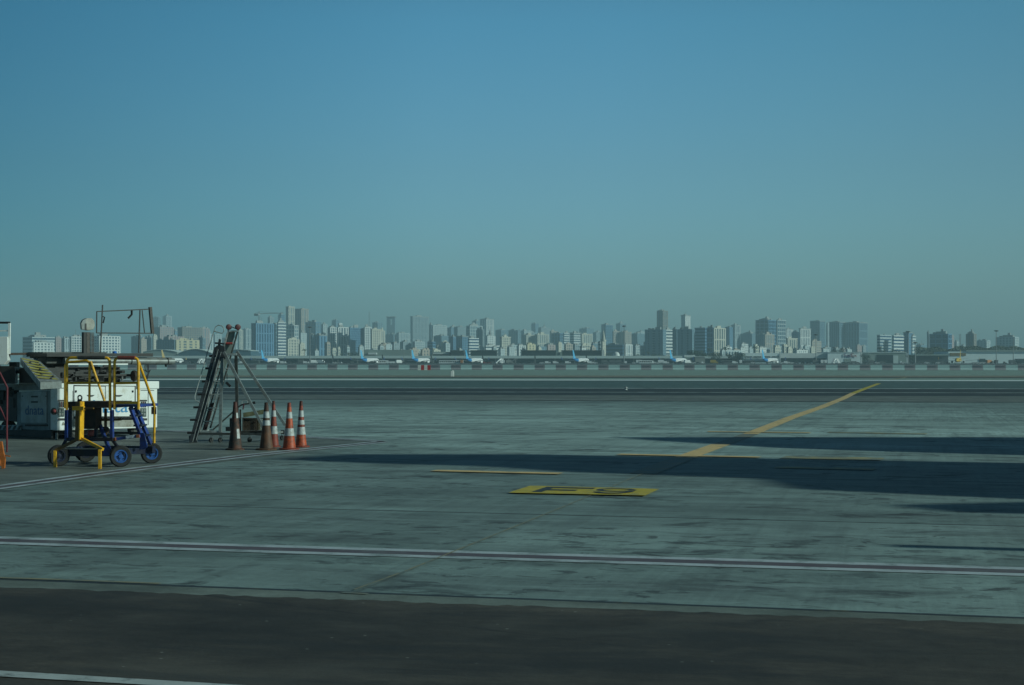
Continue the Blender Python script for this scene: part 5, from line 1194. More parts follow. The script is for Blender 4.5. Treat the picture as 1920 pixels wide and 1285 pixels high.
# ================================================================ trees of the far side
LEAF = mat('far_foliage', (0.035, 0.06, 0.028), 0.9, var=0.4, scale=0.4); LEAF2 = mat('light_foliage', (0.07, 0.10, 0.05), 0.9, var=0.4, scale=0.4); BARK = mat('bark', (0.10, 0.08, 0.06), 0.9)
tr = random.Random(11)
def tree_mesh(seed, H, W):
    q = random.Random(seed); crown = MB()
    cl = [(q.uniform(-.33, .33) * W, q.uniform(-.33, .33) * W, H * q.uniform(.45, .85), q.uniform(.16, .30) * W) for _ in range(9)]
    for i in range(330):
        cx, cy, cz, rr_ = q.choice(cl); v = Vector((q.gauss(0, 1), q.gauss(0, 1), q.gauss(0, 1))).normalized() * rr_ * q.uniform(.6, 1.05)
        c = Vector((cx, cy, cz)) + v; a = Vector((q.uniform(-1, 1), q.uniform(-1, 1), q.uniform(-1, 1))).normalized() * q.uniform(.25, .6); b = a.cross(Vector((q.uniform(-1, 1), q.uniform(-1, 1), 1))).normalized() * q.uniform(.25, .6)
        crown.add([c - a, c + b, c + a, c - b], [(0, 1, 2, 3)], m=q.choice((0, 0, 1)))
    trunk = MB(); trunk.tube([(0, 0, 0), (0.1, 0, H * .4), (0, 0.1, H * .75)], [.28, .2, .07], n=7)
    for i in range(4):
        a = q.uniform(0, 6.28); trunk.tube([(0.05, 0, H * .35), (math.cos(a) * W * .25, math.sin(a) * W * .25, H * .65)], [.12, .04], n=5)
    return crown, trunk
def tree(seed, H, W, loc, label, g):
    r = empty('tree', (0, 0, 0), label, 'tree', g); cr, tk_ = tree_mesh(seed, H, W)
    cr.build('crown', [LEAF, LEAF2], r); tk_.build('trunk', BARK, r); r.location = loc; return r
def palm(loc, label, g, H=8):
    r = empty('palm_tree', (0, 0, 0), label, 'palm tree', g); MB().tube([(0, 0, 0), (.1, 0, H)], [.22, .15], n=7).build('trunk', BARK, r); b = MB()
    for i in range(14):
        a = i * 2.4; up = .9 - .09 * i; p0 = Vector((0, 0, H)); d = Vector((math.cos(a), math.sin(a), 0)); s = Vector((-d.y, d.x, 0)) * .28
        p1 = p0 + d * 1.3 + Zv * up; p2 = p0 + d * 2.6 + Zv * (up - 1.1); b.add([p0 - s * .3, p0 + s * .3, p1 + s, p1 - s, p2], [(0, 1, 2, 3), (3, 2, 4)])
    b.build('crown', [LEAF2, LEAF], r); r.location = loc; return r
tl = [(1296, 657, 11), (1303, 655.5, 12), (1311, 658, 10), (1318, 660, 10), (1333, 661, 9), (1340, 660, 9), (1347, 662, 8), (1369, 661, 10), (1376, 659.5, 11), (1384, 660, 10), (1390, 662, 8), (1569, 653.5, 11), (1577, 653, 12),
      (1620, 664, 7), (1626, 666, 6), (1706, 664, 8), (1712, 667, 7), (1662, 656, 10), (1680, 655, 10), (1690, 657, 10), (658, 661, 8), (671, 660, 8), (713, 659, 8), (735, 660, 8), (745, 658, 9), (758, 659, 9), (1142, 664, 7), (1187, 665, 8), (1196, 664, 8), (1205, 665, 7), (1226, 664, 8), (1240, 664, 8), (1250, 665, 8), (1268, 664, 8)]
protos = []
tcount = {}
for i, (x, yt, H) in enumerate(tl):
    behind = x in (1569, 1577, 1662, 1680, 1690); Y = 1900 if behind else (1650 if x > 1290 else 1850); p = P(x, yt, Y); H = p.z; p.z = 0
    near_ = [t for t in lm if t[0] < x]; nx_ = [t for t in lm if t[0] >= x]
    rel = f"right of {near_[-1][1]}" if (near_ and (not nx_ or x - near_[-1][0] <= nx_[0][0] - x)) else f"left of {nx_[0][1]}"
    tcount[rel] = tcount.get(rel, 0) + 1
    lab = f"dark green bushy tree {rel}, {ords[min(tcount[rel], 10)]} from the left there"
    if i < 4: o = tree(20 + i, H, H * .8, p, lab, 'trees along the far apron'); protos.append((o, H))
    else:
        o0, h0 = protos[i % 4]; o = copy_tree(o0, p, tr.uniform(0, 6), lab, scale=(H / h0,) * 3)
pp_ = palm(P(980, 683, 1845) * 1, '', 'palms above the terminal pier', 9)
px_list = [(571, 656), (640, 664), (655, 663), (990, 661), (1215, 661), (1262, 660), (1330, 655), (1360, 653), (1416, 651), (1650, 652), (1745, 654), (1765, 655)]
for i, (x, yt) in enumerate(px_list):
    p = P(x, yt, 1860); H = p.z; p.z = 0
    near_ = [t for t in lm if t[0] < x]; nx_ = [t for t in lm if t[0] >= x]
    rel = f"right of {near_[-1][1]}" if (near_ and (not nx_ or x - near_[-1][0] <= nx_[0][0] - x)) else f"left of {nx_[0][1]}"
    tcount['p' + rel] = tcount.get('p' + rel, 0) + 1
    lab = f"feathery palm with bare trunk {rel}, {ords[tcount['p' + rel]]} from the left there"
    if i == 0: pp_.location = p; pp_['label'] = lab; o = pp_
    else: o = copy_tree(pp_, p, tr.uniform(0, 6), lab)
    o.scale = (H / 9.2,) * 3
tlb = MB(); q = random.Random(4)
for i in range(9000):                             # the tree belt that reads as one mass
    x = q.uniform(1715, 1960); Y = q.uniform(1850, 1950); top = 650.5 + 3.0 * math.sin(x * .13) * math.sin(x * .041 + 1) + (2 if x < 1790 else 0)
    p = P(x, top, Y); z = p.z * math.sqrt(q.uniform(0.02, 1)); a = Vector((q.uniform(-1, 1), q.uniform(-1, 1), q.uniform(-1, 1))).normalized() * q.uniform(.5, 1.1); b = a.cross(Vector((0.3, q.uniform(-1, 1), 1))).normalized() * q.uniform(.5, 1.1)
    c = Vector((p.x, Y, z)); tlb.add([c - a, c + b, c + a, c - b], [(0, 1, 2, 3)], m=q.choice((0, 1, 1)))
o = tlb.top('treeline', [LEAF, mat('dusty_foliage', (0.12, 0.14, 0.09), 0.9)], 'low dusty tree belt behind the sheds at the right', 'trees'); o['kind'] = 'stuff'
# ================================================================ skyline
def wmat(n, c): return mat('facade_' + n, c, 0.8, var=0.07, scale=0.02)
WC = {'white': wmat('white', (0.72, 0.75, 0.74)), 'cream': wmat('cream', (0.60, 0.58, 0.49)), 'yellow': wmat('yellow', (0.60, 0.54, 0.36)), 'pink': wmat('pink', (0.42, 0.33, 0.32)),
      'grey': wmat('grey', (0.30, 0.37, 0.40)), 'blue': wmat('blue', (0.12, 0.27, 0.42)), 'slate': wmat('slate', (0.18, 0.30, 0.38)), 'brown': wmat('brown', (0.27, 0.25, 0.22)), 'tan': wmat('tan', (0.46, 0.40, 0.34)), 'pale': wmat('pale', (0.50, 0.58, 0.60))}
GC = {'d': mat('glazing_dark', (0.08, 0.13, 0.165), 0.35, var=0.2, scale=0.05), 'b': mat('glazing_blue', (0.045, 0.11, 0.17), 0.3, var=0.15, scale=0.03), 'm': mat('glazing_mid', (0.16, 0.25, 0.30), 0.4, var=0.2, scale=0.05), 'n': mat('glazing_navy', (0.02, 0.075, 0.16), 0.25, var=0.15, scale=0.02)}
ROOFM = mat('roof_plant', (0.36, 0.38, 0.37), 0.8, var=0.1, scale=0.05)
STY = {  # storey height, slab share, pier spacing, pier share
    'grid': (4.4, 0.45, 5.6, 0.45), 'bands': (5.2, 0.50, 0, 0), 'ribs': (16.0, 0.10, 6.5, 0.45), 'glass': (7.5, 0.22, 8.0, 0.16), 'plain': (4.0, 0.55, 5.0, 0.55), 'lattice': (4.2, 0.34, 4.6, 0.34), 'wide': (4.0, 0.40, 9.0, 0.5)}
STW = {'grid': 'gridded', 'bands': 'banded', 'ribs': 'ribbed', 'glass': 'glassy', 'plain': 'small-windowed', 'lattice': 'finely latticed', 'wide': 'wide-bayed'}
BLD_ = []
cr_ = random.Random(21)
def bld(x0, x1, yt, xs, Y, wall, sty, gl='d', crown=None, word=None, a=None, tag_=None):
    BLD_.append((x0, x1, yt, xs, Y, wall, sty, gl, crown, word, a, tag_))
def make(spec, label, group):
    x0, x1, yt, xs, Y, wall, sty, gl, crown, word, a, _ = spec
    t0 = (x0 - 960) / F; t1 = (x1 - 960) / F; ts = (xs - 960) / F
    a = R(a if a is not None else 38)
    C = Vector((ts * Y, Y, 0)); H = P(0, yt, Y).z
    wl = (C.x - t0 * Y) / (math.cos(a) + t0 * math.sin(a)); wr = (t1 * Y - C.x) / (math.sin(a) - t1 * math.cos(a))
    wl = max(wl, 3.0); wr = max(wr, 3.0)
    r = empty({'tower': 'tower_block', None: 'apartment_block'}.get(word, word or 'apartment_block'), C, label, 'building', group)
    W = WC[wall]; g = GC[gl]
    ux = Vector((-math.cos(a), math.sin(a), 0)); uy = Vector((math.sin(a), math.cos(a), 0))
    fh, sl, ps, pw = STY[sty]; dp = 0.35
    if Y > 3300: dp = 0.6
    MB().obox(C + (ux + uy) * dp, ux * (wl - 2 * dp), uy * (wr - 2 * dp), Zv * (H - 0.6)).build('glazing', g, r)
    b = MB()
    b.obox(C + Zv * (H - 1.6), ux * wl, uy * wr, Zv * 1.6)               # parapet
    if fh:
        nf = max(2, int(H / fh)); 
        if nf > 26: nf = 26
        fh = (H - 1.6) / nf; 
        for i in range(nf): b.obox(C + Zv * (i * fh) + (ux + uy) * 0.02, ux * (wl - .04), uy * (wr - .04), Zv * fh * sl)
    if ps:
        for (u, v, wd, dd) in ((ux, uy, wl, wr), (uy, ux, wr, wl)):
            n = max(2, min(14, int(wd / ps))); sp_ = wd / n; pwid = sp_ * pw
            for i in range(n + 1):
                s = min(max(i * sp_ - pwid / 2, 0), wd - pwid)
                b.obox(C + u * s - v * 0.05, u * pwid, v * (dp + .1), Zv * (H - .3)); 
                b.obox(C + u * s + v * (dd - dp - .05), u * pwid, v * (dp + .1), Zv * (H - .3))
    b.build('wall', W, r)
    rp = MB()
    ca, cb_ = wl * cr_.uniform(.15, .5), wr * cr_.uniform(.15, .4)
    rh = min(H * .09, cr_.uniform(2.5, 5.5))
    if crown == 'dome':
        rp.lathe([(min(wl, wr) * .30 * math.cos(R(t)), min(wl, wr) * .30 * math.sin(R(t)) * 1.2) for t in range(0, 91, 15)], c=C + (ux * wl + uy * wr) / 2 + Zv * H, n=14); rp.build('dome', ROOFM, r); return r
    if crown == 'spire':
        rp.lathe([(3.2, 0), (2.2, 6), (.3, 16)], c=C + (ux * wl + uy * wr) / 2 + Zv * H, n=8)
    if crown == 'step':
        rp.obox(C + ux * wl * .22 + uy * wr * .2 + Zv * H, ux * wl * .46, uy * wr * .5, Zv * 3.6); rp.obox(C + ux * wl * .32 + uy * wr * .3 + Zv * (H + 3.6), ux * wl * .12, uy * wr * .2, Zv * 4)
    rp.obox(C + ux * ca + uy * cb_ + Zv * H, ux * wl * .28, uy * wr * .3, Zv * rh)
    rp.obox(C + ux * wl * .72 + uy * wr * .2 + Zv * H, ux * wl * .14, uy * wr * .3, Zv * rh * .6)
    if crown == 'cap': rp.obox(C - (ux + uy) * .8 + Zv * (H - .1), ux * (wl + 1.6), uy * (wr + 1.6), Zv * 1.4)
    for _ in range(3):
        s1, s2 = cr_.uniform(.05, .7), cr_.uniform(.05, .7); rp.obox(C + ux * wl * s1 + uy * wr * s2 + Zv * H, ux * cr_.uniform(1.5, 4), uy * cr_.uniform(1.5, 4), Zv * cr_.uniform(1.2, 3))
    if cr_.random() < .3: rp.bar(C + ux * wl * .4 + uy * wr * .4 + Zv * H, C + ux * wl * .4 + uy * wr * .4 + Zv * (H + cr_.uniform(5, 12)), .5)
    rp.build('roof_plant', ROOFM if wall not in ('cream', 'yellow', 'tan') else W, r)
    return r
N_, M_, FR_ = 2700, 3400, 4600
# --- left of the frame
bld(42, 103, 632, 60, 2500, 'pale', 'bands', 'b', 'step'); bld(62, 101, 642, 63, 2450, 'white', 'grid', 'd'); bld(103, 115, 633, 105, 2600, 'pink', 'plain'); bld(115, 131, 634, 121, 2650, 'pale', 'ribs', 'b')
bld(130, 158, 631, 134, 2550, 'white', 'lattice', 'b'); bld(172, 226, 630, 186, 2500, 'white', 'grid', 'b'); bld(246, 269, 631, 264, 2900, 'slate', 'glass', 'm'); bld(263, 275, 636, 265, 2700, 'tan', 'plain'); bld(287, 295, 630, 288, 2650, 'cream', 'plain')
bld(270, 288, 633, 284, 2750, 'slate', 'grid', 'm')
bld(287, 301, 595, 297, 5600, 'grey', 'glass', 'b'); bld(305, 322, 593, 312, 5800, 'pale', 'ribs', 'b', 'step')
bld(288, 326, 613.5, 300, 3300, 'pink', 'grid', 'm'); bld(333, 380, 614, 342, 3200, 'brown', 'grid', 'b'); bld(376, 393, 616, 377, 3250, 'pink', 'ribs', 'm'); bld(322, 336, 621, 328, 3500, 'blue', 'bands', 'm')
bld(308, 345, 631, 316, 2600, 'pink', 'plain'); bld(329, 374, 637.5, 330.5, 2350, 'yellow', 'wide', 'd', None, None, 45); bld(293, 330, 637, 327, 2400, 'slate', 'grid', 'm'); bld(372, 384, 634, 380, 2500, 'slate', 'glass', 'm'); bld(386, 400, 626, 389, 3300, 'pale', 'ribs', 'm')
bld(399, 416, 627, 403, 3900, 'pale', 'lattice', 'm', 'dome'); bld(446, 456, 619, 449, 4300, 'cream', 'ribs', 'm'); bld(455, 471, 617, 461, 4500, 'pale', 'ribs', 'b'); bld(416, 440, 634, 424, 4000, 'grey', 'grid', 'm'); bld(438, 450, 629, 442, 4400, 'pale', 'ribs', 'b')
# --- crane group
bld(471, 514, 606, 480, 2700, 'blue', 'ribs', 'n', None, 'tower', 30, 'deep'); bld(502, 514, 595, 506, 4200, 'grey', 'grid', 'm'); bld(521, 534, 590, 527, 4400, 'blue', 'bands', 'b', 'step'); bld(513, 520, 608, 517, 2950, 'slate', 'glass', 'b')
bld(519, 536.5, 604.5, 521.5, 2800, 'white', 'bands', 'n', 'step', 'tower'); bld(536, 552.5, 576, 541, 3700, 'cream', 'ribs', 'm', 'cap', 'tower'); bld(536, 560, 610, 552, 3450, 'white', 'glass', 'm'); bld(553, 578.5, 580, 565, 3800, 'tan', 'ribs', 'm', 'cap', 'tower')
bld(561, 575, 624.5, 564, 3100, 'pale', 'plain', 'm'); bld(538, 561.5, 636, 540, 2650, 'cream', 'grid', 'd'); bld(560, 572, 645, 563, 2600, 'cream', 'plain'); bld(573, 602, 604, 592, 3700, 'blue', 'glass', 'm'); bld(602, 614, 608.5, 606, 3900, 'pale', 'grid', 'm')
bld(579, 592, 629, 586, 2900, 'slate', 'glass', 'b'); bld(588, 613, 629.5, 599, 2800, 'blue', 'ribs', 'n', 'cap')
# --- the curved white block: five facets side by side
bld(614, 632, 614, 619, 2900, 'white', 'lattice', 'b'); bld(632, 654, 613.5, 634, 2880, 'white', 'ribs', 'b'); bld(654, 682, 614.5, 656, 2860, 'blue', 'lattice', 'n'); bld(682, 697, 613.5, 684, 2880, 'white', 'lattice', 'b'); bld(696, 714, 618.5, 697.5, 2840, 'cream', 'grid', 'd', 'cap'); bld(712, 722, 620, 713.5, 2900, 'cream', 'ribs', 'm')
bld(634, 642, 606, 636, 3300, 'white', 'plain', 'm', 'dome'); bld(622, 636, 600.5, 630, 5200, 'blue', 'glass', 'm'); bld(698, 717, 605, 708, 5000, 'slate', 'glass', 'm'); bld(600, 614, 627, 610, 3300, 'grey', 'grid', 'm')
bld(723, 745, 627, 738, 4400, 'slate', 'ribs', 'm'); bld(743, 769, 624.5, 748, 4400, 'pale', 'ribs', 'm'); bld(769.5, 804, 594, 774, 4700, 'grey', 'ribs', 'm', 'cap', 'tower', 35); bld(804.5, 810.5, 609, 808, 3900, 'slate', 'glass', 'm')
bld(809, 838.5, 610, 812, 3800, 'pale', 'grid', 'm'); bld(813, 841, 630, 828, 3500, 'slate', 'lattice', 'm'); bld(750, 771, 641, 756, 2900, 'grey', 'grid', 'm'); bld(774, 796, 640.5, 778, 2900, 'pale', 'lattice', 'm'); bld(801, 817, 641, 811, 2850, 'blue', 'bands', 'n'); bld(827, 841, 641.5, 831, 2800, 'cream', 'plain')
bld(720, 740, 646, 724, 2500, 'pale', 'plain', 'm'); bld(838, 863, 614.5, 846, 4200, 'blue', 'glass', 'm', 'step'); bld(851, 875, 613, 858, 4000, 'grey', 'bands', 'm'); bld(841, 855, 632, 850, 3000, 'blue', 'ribs', 'b'); bld(855, 877.5, 632, 867, 2950, 'blue', 'lattice', 'b', 'cap')
bld(874, 905, 611, 881, 3600, 'pale', 'glass', 'm', 'step'); bld(877, 898, 634, 880, 2800, 'white', 'bands', 'n'); bld(893, 908, 618, 905, 3100, 'grey', 'ribs', 'm'); bld(885, 901, 602.5, 893, 4800, 'slate', 'glass', 'm'); bld(900, 926, 599, 912, 4600, 'white', 'ribs', 'm', 'cap', 'tower'); bld(909, 929, 630, 914, 3300, 'white', 'grid', 'm', 'spire')
bld(908, 937, 648, 911, 2450, 'white', 'bands', 'd'); bld(929, 953, 619, 940, 4400, 'slate', 'grid', 'm'); bld(937, 957, 633, 941, 2900, 'cream', 'grid', 'd', 'cap')
bld(769, 784, 655.5, 771, 2100, 'tan', 'plain'); bld(790.5, 806, 655.5, 792, 2110, 'tan', 'grid'); bld(812, 826, 656, 813.5, 2120, 'cream', 'plain')
# --- middle
bld(940, 954, 631.5, 944, 3200, 'cream', 'plain', 'm'); bld(953, 977, 619.5, 971, 4300, 'slate', 'glass', 'm'); bld(976, 997, 620, 983, 4400, 'pale', 'grid', 'm'); bld(996, 1010, 607, 1004, 5600, 'blue', 'glass', 'm'); bld(1009, 1032, 614.5, 1015, 5200, 'grey', 'plain', 'm', 'spire'); bld(978, 1003, 628, 987, 3600, 'cream', 'lattice', 'm'); bld(1003, 1029, 627, 1008, 3600, 'cream', 'ribs', 'm')
bld(1031, 1046, 621, 1034, 4300, 'tan', 'grid', 'm'); bld(1034, 1057, 625, 1050, 3700, 'blue', 'glass', 'b'); bld(1056, 1068, 624.5, 1058, 3500, 'white', 'bands', 'b'); bld(1068, 1089, 625, 1076, 3600, 'white', 'bands', 'b', 'cap'); bld(1088.5, 1111, 627, 1091, 3400, 'cream', 'ribs', 'm', 'cap'); bld(1086, 1114, 616, 1100, 5300, 'slate', 'grid', 'm'); bld(1112, 1130, 623.5, 1118, 4900, 'grey', 'grid', 'm')
bld(955, 971, 647, 958, 2700, 'pale', 'grid', 'm'); bld(969, 986, 648, 973, 2600, 'white', 'grid', 'm'); bld(987.5, 1004.5, 646, 989, 2500, 'yellow', 'wide'); bld(1005, 1025, 650, 1010, 2550, 'slate', 'grid', 'm'); bld(1026, 1041.5, 646.5, 1027.5, 2520, 'pink', 'wide'); bld(1044, 1057, 645.5, 1046, 2700, 'pale', 'plain', 'm'); bld(1059, 1074, 645.5, 1061, 2600, 'tan', 'grid'); bld(1074, 1091, 647, 1078, 2650, 'grey', 'grid', 'm'); bld(1089, 1108, 646.5, 1092, 2550, 'cream', 'lattice'); bld(1108, 1124, 644.5, 1112, 2700, 'slate', 'bands', 'm')
bld(1127.5, 1149, 609.5, 1136, 4300, 'blue', 'glass', 'b', 'cap'); bld(1149, 1162, 621, 1150.5, 3900, 'tan', 'ribs', 'm'); bld(1155, 1174, 607, 1163, 4900, 'slate', 'glass', 'm', 'step'); bld(1161, 1184, 622.5, 1172, 3900, 'tan', 'grid', 'm'); bld(1129, 1136, 640, 1130, 2300, 'cream', 'plain', 'm', 'spire'); bld(1121, 1130, 643, 1126, 2350, 'white', 'bands', 'd')
bld(1135, 1173, 646.5, 1168, 2600, 'blue', 'bands', 'b'); bld(1171, 1186, 646, 1173, 2550, 'white', 'ribs', 'm'); bld(1184, 1210, 625.5, 1195, 4000, 'slate', 'lattice', 'm'); bld(1194, 1209, 622, 1201, 4300, 'pale', 'grid', 'm', 'dome'); bld(1186, 1208, 648, 1192, 2650, 'pale', 'grid', 'm')
# --- twin dark blue blocks and lone towers
bld(1209, 1249, 618, 1243, 2650, 'slate', 'wide', 'n', None, 'apartment_block', 25, 'twin'); bld(1247, 1261, 618.5, 1249, 2700, 'white', 'bands', 'd'); bld(1231.5, 1252.5, 582.5, 1243, 3700, 'brown', 'ribs', 'm', None, 'tower', 30, 'lone'); bld(1260, 1272, 617.5, 1269, 2750, 'slate', 'grid', 'b')
bld(1270, 1303, 617.5, 1298, 2600, 'slate', 'wide', 'n', None, 'apartment_block', 25, 'twin'); bld(1277, 1294.5, 592, 1285, 3600, 'white', 'wide', 'd', 'cap', 'tower', 35, 'whitelone'); bld(1302, 1327, 614.5, 1322, 2750, 'blue', 'bands', 'n', 'dome'); bld(1325, 1339, 614.5, 1337, 2600, 'blue', 'glass', 'n'); bld(1338, 1361, 615, 1339, 2600, 'cream', 'ribs', 'd'); bld(1359, 1374, 613.5, 1368, 3700, 'blue', 'grid', 'm'); bld(1371, 1388.5, 610.5, 1378, 3900, 'pale', 'ribs', 'b', 'cap')
bld(1389, 1420, 625.5, 1410, 3900, 'slate', 'grid', 'm', 'step'); bld(1416.5, 1457, 600, 1441, 3400, 'blue', 'glass', 'n', 'step', 'tower', 30); bld(1455.5, 1473.5, 600, 1458, 3350, 'pale', 'glass', 'b'); bld(1419, 1434.5, 627.5, 1432, 3100, 'slate', 'lattice', 'm'); bld(1434, 1452, 627, 1435, 2950, 'tan', 'ribs', 'm'); bld(1473, 1487, 618, 1475, 3700, 'white', 'ribs', 'm', 'cap'); bld(1476, 1495, 635.5, 1477, 2800, 'cream', 'ribs', 'd', 'cap')
bld(1484, 1501, 623, 1498, 3500, 'blue', 'grid', 'm'); bld(1500, 1520, 617, 1501, 3100, 'white', 'ribs', 'd', 'cap'); bld(1519, 1547, 602.5, 1537, 3900, 'slate', 'lattice', 'n', 'cap', 'tower', 34); bld(1549, 1556, 607, 1552, 4300, 'pale', 'ribs', 'm'); bld(1520, 1540, 639.5, 1523, 2800, 'tan', 'grid', 'm'); bld(1555, 1586, 604.5, 1574, 3800, 'slate', 'lattice', 'n', 'cap', 'tower', 34); bld(1585, 1627, 605.5, 1611, 3800, 'slate', 'ribs', 'n', 'cap', 'tower', 34)
bld(1386, 1403, 645, 1391, 2900, 'white', 'grid', 'm'); bld(1350, 1392, 657, 1354, 2000, 'pale', 'ribs', 'b'); bld(1422, 1437, 652, 1425, 2500, 'white', 'plain', 'm'); bld(1492, 1515, 656.5, 1494, 2200, 'white', 'plain', 'm'); bld(1476, 1486, 653.5, 1478, 2250, 'cream', 'plain', 'm'); bld(1541, 1554, 655, 1544, 2300, 'pale', 'plain', 'm')
# --- right
bld(1644, 1671.5, 628, 1650, 2700, 'pale', 'bands', 'n', 'dome'); bld(1672, 1695, 629, 1676, 2650, 'white', 'bands', 'n'); bld(1694, 1711, 624.5, 1704, 2700, 'blue', 'grid', 'n', 'cap'); bld(1709, 1717.5, 630, 1711, 2680, 'white', 'bands', 'm'); bld(1717, 1739, 647, 1727, 3300, 'slate', 'grid', 'm')
bld(1739, 1743, 624.5, 1741.5, 2600, 'grey', 'plain', 'm'); bld(1742.5, 1785, 626, 1778, 2500, 'blue', 'glass', 'n', 'step', 'office_block', 30); bld(1783, 1789, 629.5, 1785, 2650, 'pink', 'plain', 'm'); bld(1789, 1799, 641, 1794, 3300, 'pale', 'ribs', 'm'); bld(1811, 1831, 626, 1826, 2600, 'brown', 'grid', 'm', 'step'); bld(1830, 1857, 638.5, 1850, 3200, 'pale', 'grid', 'm'); bld(1867, 1910.5, 632, 1903, 2900, 'pale', 'grid', 'm', 'step'); bld(1800, 1811, 648, 1806, 3400, 'grey', 'grid', 'm'); bld(1912, 1945, 654, 1916, 3000, 'pale', 'plain', 'm')
named = {'deep': 'deep blue ribbed block below the crane arm', 'twin': None, 'lone': 'lone brown slab tower rising above the twin dark-blue blocks', 'whitelone': 'lone white-sided tower right of the brown slab tower'}
# small houses and low blocks between
fill = random.Random(99)
for i in range(74):
    x = 590 + i * 14.3 + fill.uniform(-5, 5)
    if 1209 < x < 1340 or x > 1630: continue
    w = fill.uniform(7, 15); Y = fill.uniform(2100, 3100); yt = fill.uniform(650, 660) if fill.random() < .6 else fill.uniform(642, 652)
    if x > 1395: yt = fill.uniform(648, 660)
    bld(x, x + w, yt, x + w * fill.uniform(.15, .45), Y, fill.choice(['white', 'cream', 'pale', 'cream', 'grey', 'tan', 'pale', 'pink']), fill.choice(['plain', 'plain', 'grid', 'lattice']), 'm', None, 'low_house')
back = random.Random(5)
for i in range(34):                               # hazy blocks of the far city
    x = 600 + i * 30 + back.uniform(-8, 8); w = back.uniform(12, 24); yt = back.uniform(622, 640)
    if x > 1630: continue
    bld(x, x + w, yt, x + w * back.uniform(.3, .7), back.uniform(5200, 6400), back.choice(['grey', 'pale', 'slate', 'blue', 'tan']), back.choice(['glass', 'grid', 'ribs']), 'm', None, 'distant_block')
# labels: look, then place between the parked airliners
marks = [(303, 'gold tail'), (490, 'first blue tail'), (676, 'second blue tail'), (772, 'third blue tail'), (873, 'fourth blue tail'), (1074, 'fifth blue tail'), (1256, 'sixth blue tail'), (1429, 'last blue tail'), (1583, 'lettered depot'), (1797, 'yellow airliner')]
COLW = {'white': 'white', 'cream': 'cream', 'yellow': 'yellow', 'pink': 'pinkish', 'grey': 'grey', 'blue': 'blue', 'slate': 'slate-grey', 'brown': 'brown', 'tan': 'tan', 'pale': 'pale grey'}
def zone(x):
    for i in range(len(marks) + 1):
        lo = marks[i - 1][0] if i else -1e9; hi = marks[i][0] if i < len(marks) else 1e9
        if lo <= x < hi:
            if i == 0: return 'left of the gold tail'
            if i == len(marks): return 'right of the yellow airliner'
            p_, q_ = marks[i - 1][1], marks[i][1]
            if p_.endswith(' tail') and q_.endswith(' tail'): return f"between {p_.replace(' tail', '').replace(' blue', '')} and {q_}s"
            return f"between {p_} and {q_}"
cl = {}
for i, s in enumerate(BLD_):
    xm = (s[0] + s[1]) / 2; hp_ = 679 - s[2]
    size = 'distant hazy' if s[4] > 5000 else 'tall' if hp_ > 62 else 'mid-rise' if hp_ > 36 else 'low'
    cl.setdefault((COLW[s[5]], s[6], zone(xm), size), []).append((xm, i))
labs = {}
for (c, sty, z, size), L_ in cl.items():
    L_.sort(); n_ = 'tower' if size == 'tall' else 'block'
    for j, (xm, i) in enumerate(L_):
        lab = f"{size} {c} {STW[sty]} {n_} {z}"
        if len(L_) > 1: lab = f"{size} {c} {STW[sty]} {n_}, {ords[j + 1]} such {z}"
        labs[i] = lab
for i, s in enumerate(BLD_):
    lab = labs[i]
    if s[11] in named and named[s[11]]: lab = named[s[11]]
    if s[11] == 'twin': lab = 'dark blue slab with pale window column, %s of the twin blocks by the sixth tail' % ('left' if s[0] < 1250 else 'right')
    make(s, lab, 'buildings of the hazy skyline')
# tower with a hole through its head
def holed():
    Y = 4500; a = P(725, 595, Y); b = P(740.6, 595, Y); r = empty('holed_tower', ((a.x + b.x) / 2, Y, 0), 'hazy dark tower with a tall slot through its head', 'building', 'buildings of the hazy skyline')
    h0, h1 = P(731.2, 609.5, Y), P(735, 598, Y); w = b.x - a.x; W = WC['slate']; m = MB()
    m.obox((a.x, Y, 0), (w, 0, 0), (0, 22, 0), (0, 0, h0.z)); m.obox((a.x, Y, h0.z), (h0.x - a.x, 0, 0), (0, 22, 0), (0, 0, h1.z - h0.z)); m.obox((h1.x, Y, h0.z), (b.x - h1.x, 0, 0), (0, 22, 0), (0, 0, h1.z - h0.z)); m.obox((a.x, Y, h1.z), (w, 0, 0), (0, 22, 0), (0, 0, a.z - h1.z))
    m.build('wall', W, r); m = MB(); m.obox((a.x - 2, Y - 2, a.z), (w + 4, 0, 0), (0, 26, 0), (0, 0, 2)); m.build('roof', ROOFM, r)
    m = MB()
    for i in range(30): m.obox((a.x + 1, Y - .4, 4 + i * 4), (w - 2, 0, 0), (0, .3, 0), (0, 0, 1.2))
    m.build('floor_bands', WC['grey'], r)
holed()
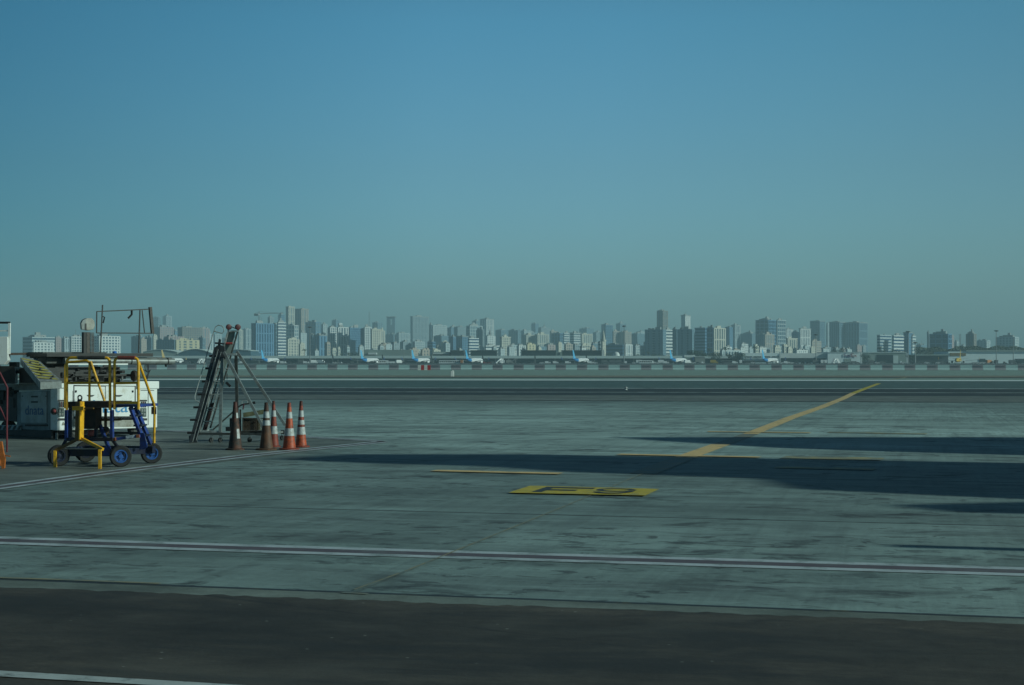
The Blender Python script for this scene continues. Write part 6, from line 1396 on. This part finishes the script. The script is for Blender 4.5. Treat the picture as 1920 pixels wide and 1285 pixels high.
# crane and lattice masts
def lattice(name, label, cat, px, yt, yb, Y, w, jib=None):
    t = P(px, yt, Y); r = empty(name, (t.x, Y, 0), label, cat); m = MB(); z0 = 0 if yb is None else P(px, yb, Y).z; n = max(4, int((t.z - z0) / (w * 1.6)))
    for sx in (-1, 1):
        for sy in (-1, 1): m.bar((t.x + sx * w / 2, Y + sy * w / 2, z0), (t.x + sx * w / 2, Y + sy * w / 2, t.z), w * .16)
    for i in range(n):
        za, zb_ = z0 + (t.z - z0) * i / n, z0 + (t.z - z0) * (i + 1) / n; s = 1 if i % 2 else -1
        m.bar((t.x - s * w / 2, Y - w / 2, za), (t.x + s * w / 2, Y - w / 2, zb_), w * .12); m.bar((t.x - w / 2, Y - w / 2, zb_), (t.x + w / 2, Y - w / 2, zb_), w * .12)
    m.build('lattice_mast', MST, r)
    if jib:
        m = MB(); a, b = P(jib[0], yt + .6, Y), P(jib[1], yt - 1.2, Y); m.bar(a, b, 1.2); m.bar(P(px, yt - 3.5, Y), b.lerp(a, .1), .5); m.bar(P(px, yt - 3.5, Y), a, .5); m.bar(P(px, yt, Y), P(px, yt - 3.8, Y), 1.4); m.build('jib', MST, r)
        MB().box(a + Vector((4, 0, -2)), (7, 2.4, 3.5)).build('counterweight', GRD, r); MB().box(P(px, yt + 1.4, Y), (3.5, 3, 3)).build('cab', PW, r)
lattice('tower_crane', 'hazy tower crane with long arm above the deep blue block', 'crane', 485.8, 588.3, None, 3000, 2.4, (476, 531))
lattice('lattice_tower', 'faint pointed lattice mast above the curved white block', 'mast', 692.5, 585, None, 5000, 3.0)
lattice('lattice_tower', 'thin lattice mast right of the blue glass office block', 'mast', 1800, 627, None, 2600, 2.2)
# white domed hall
r = empty('domed_hall', P(1155.5, 679, 2000) , 'small white dome above the terminal, between fifth and sixth blue tails', 'building'); c = P(1155.5, 679, 2000); c.z = 0; r.location = c
MB().box(c + Zv * 4.5, (10, 10, 9)).build('wall', PBX, r); MB().lathe([(4.4 * math.cos(R(t)), 5.2 * math.sin(R(t))) for t in range(0, 91, 10)], c=c + Zv * 9, n=20).build('dome', PBX, r, smooth=True)

# ================================================================ the air
hb = MB(); hb.obox((-7100, -80, -1), (14200, 0, 0), (0, 7080, 0), (0, 0, 260))
mh = bpy.data.materials.new('haze_air'); mh.use_nodes = True; t = mh.node_tree; t.nodes.clear()
o_ = t.nodes.new('ShaderNodeOutputMaterial'); v_ = t.nodes.new('ShaderNodeVolumePrincipled'); v_.inputs['Density'].default_value = HAZE_DENSITY
v_.inputs['Color'].default_value = (0.62, 0.90, 1.0, 1); v_.inputs['Anisotropy'].default_value = 0.0
t.links.new(v_.outputs[0], o_.inputs['Volume'])
tag(hb.build('haze', mh), kind='stuff')
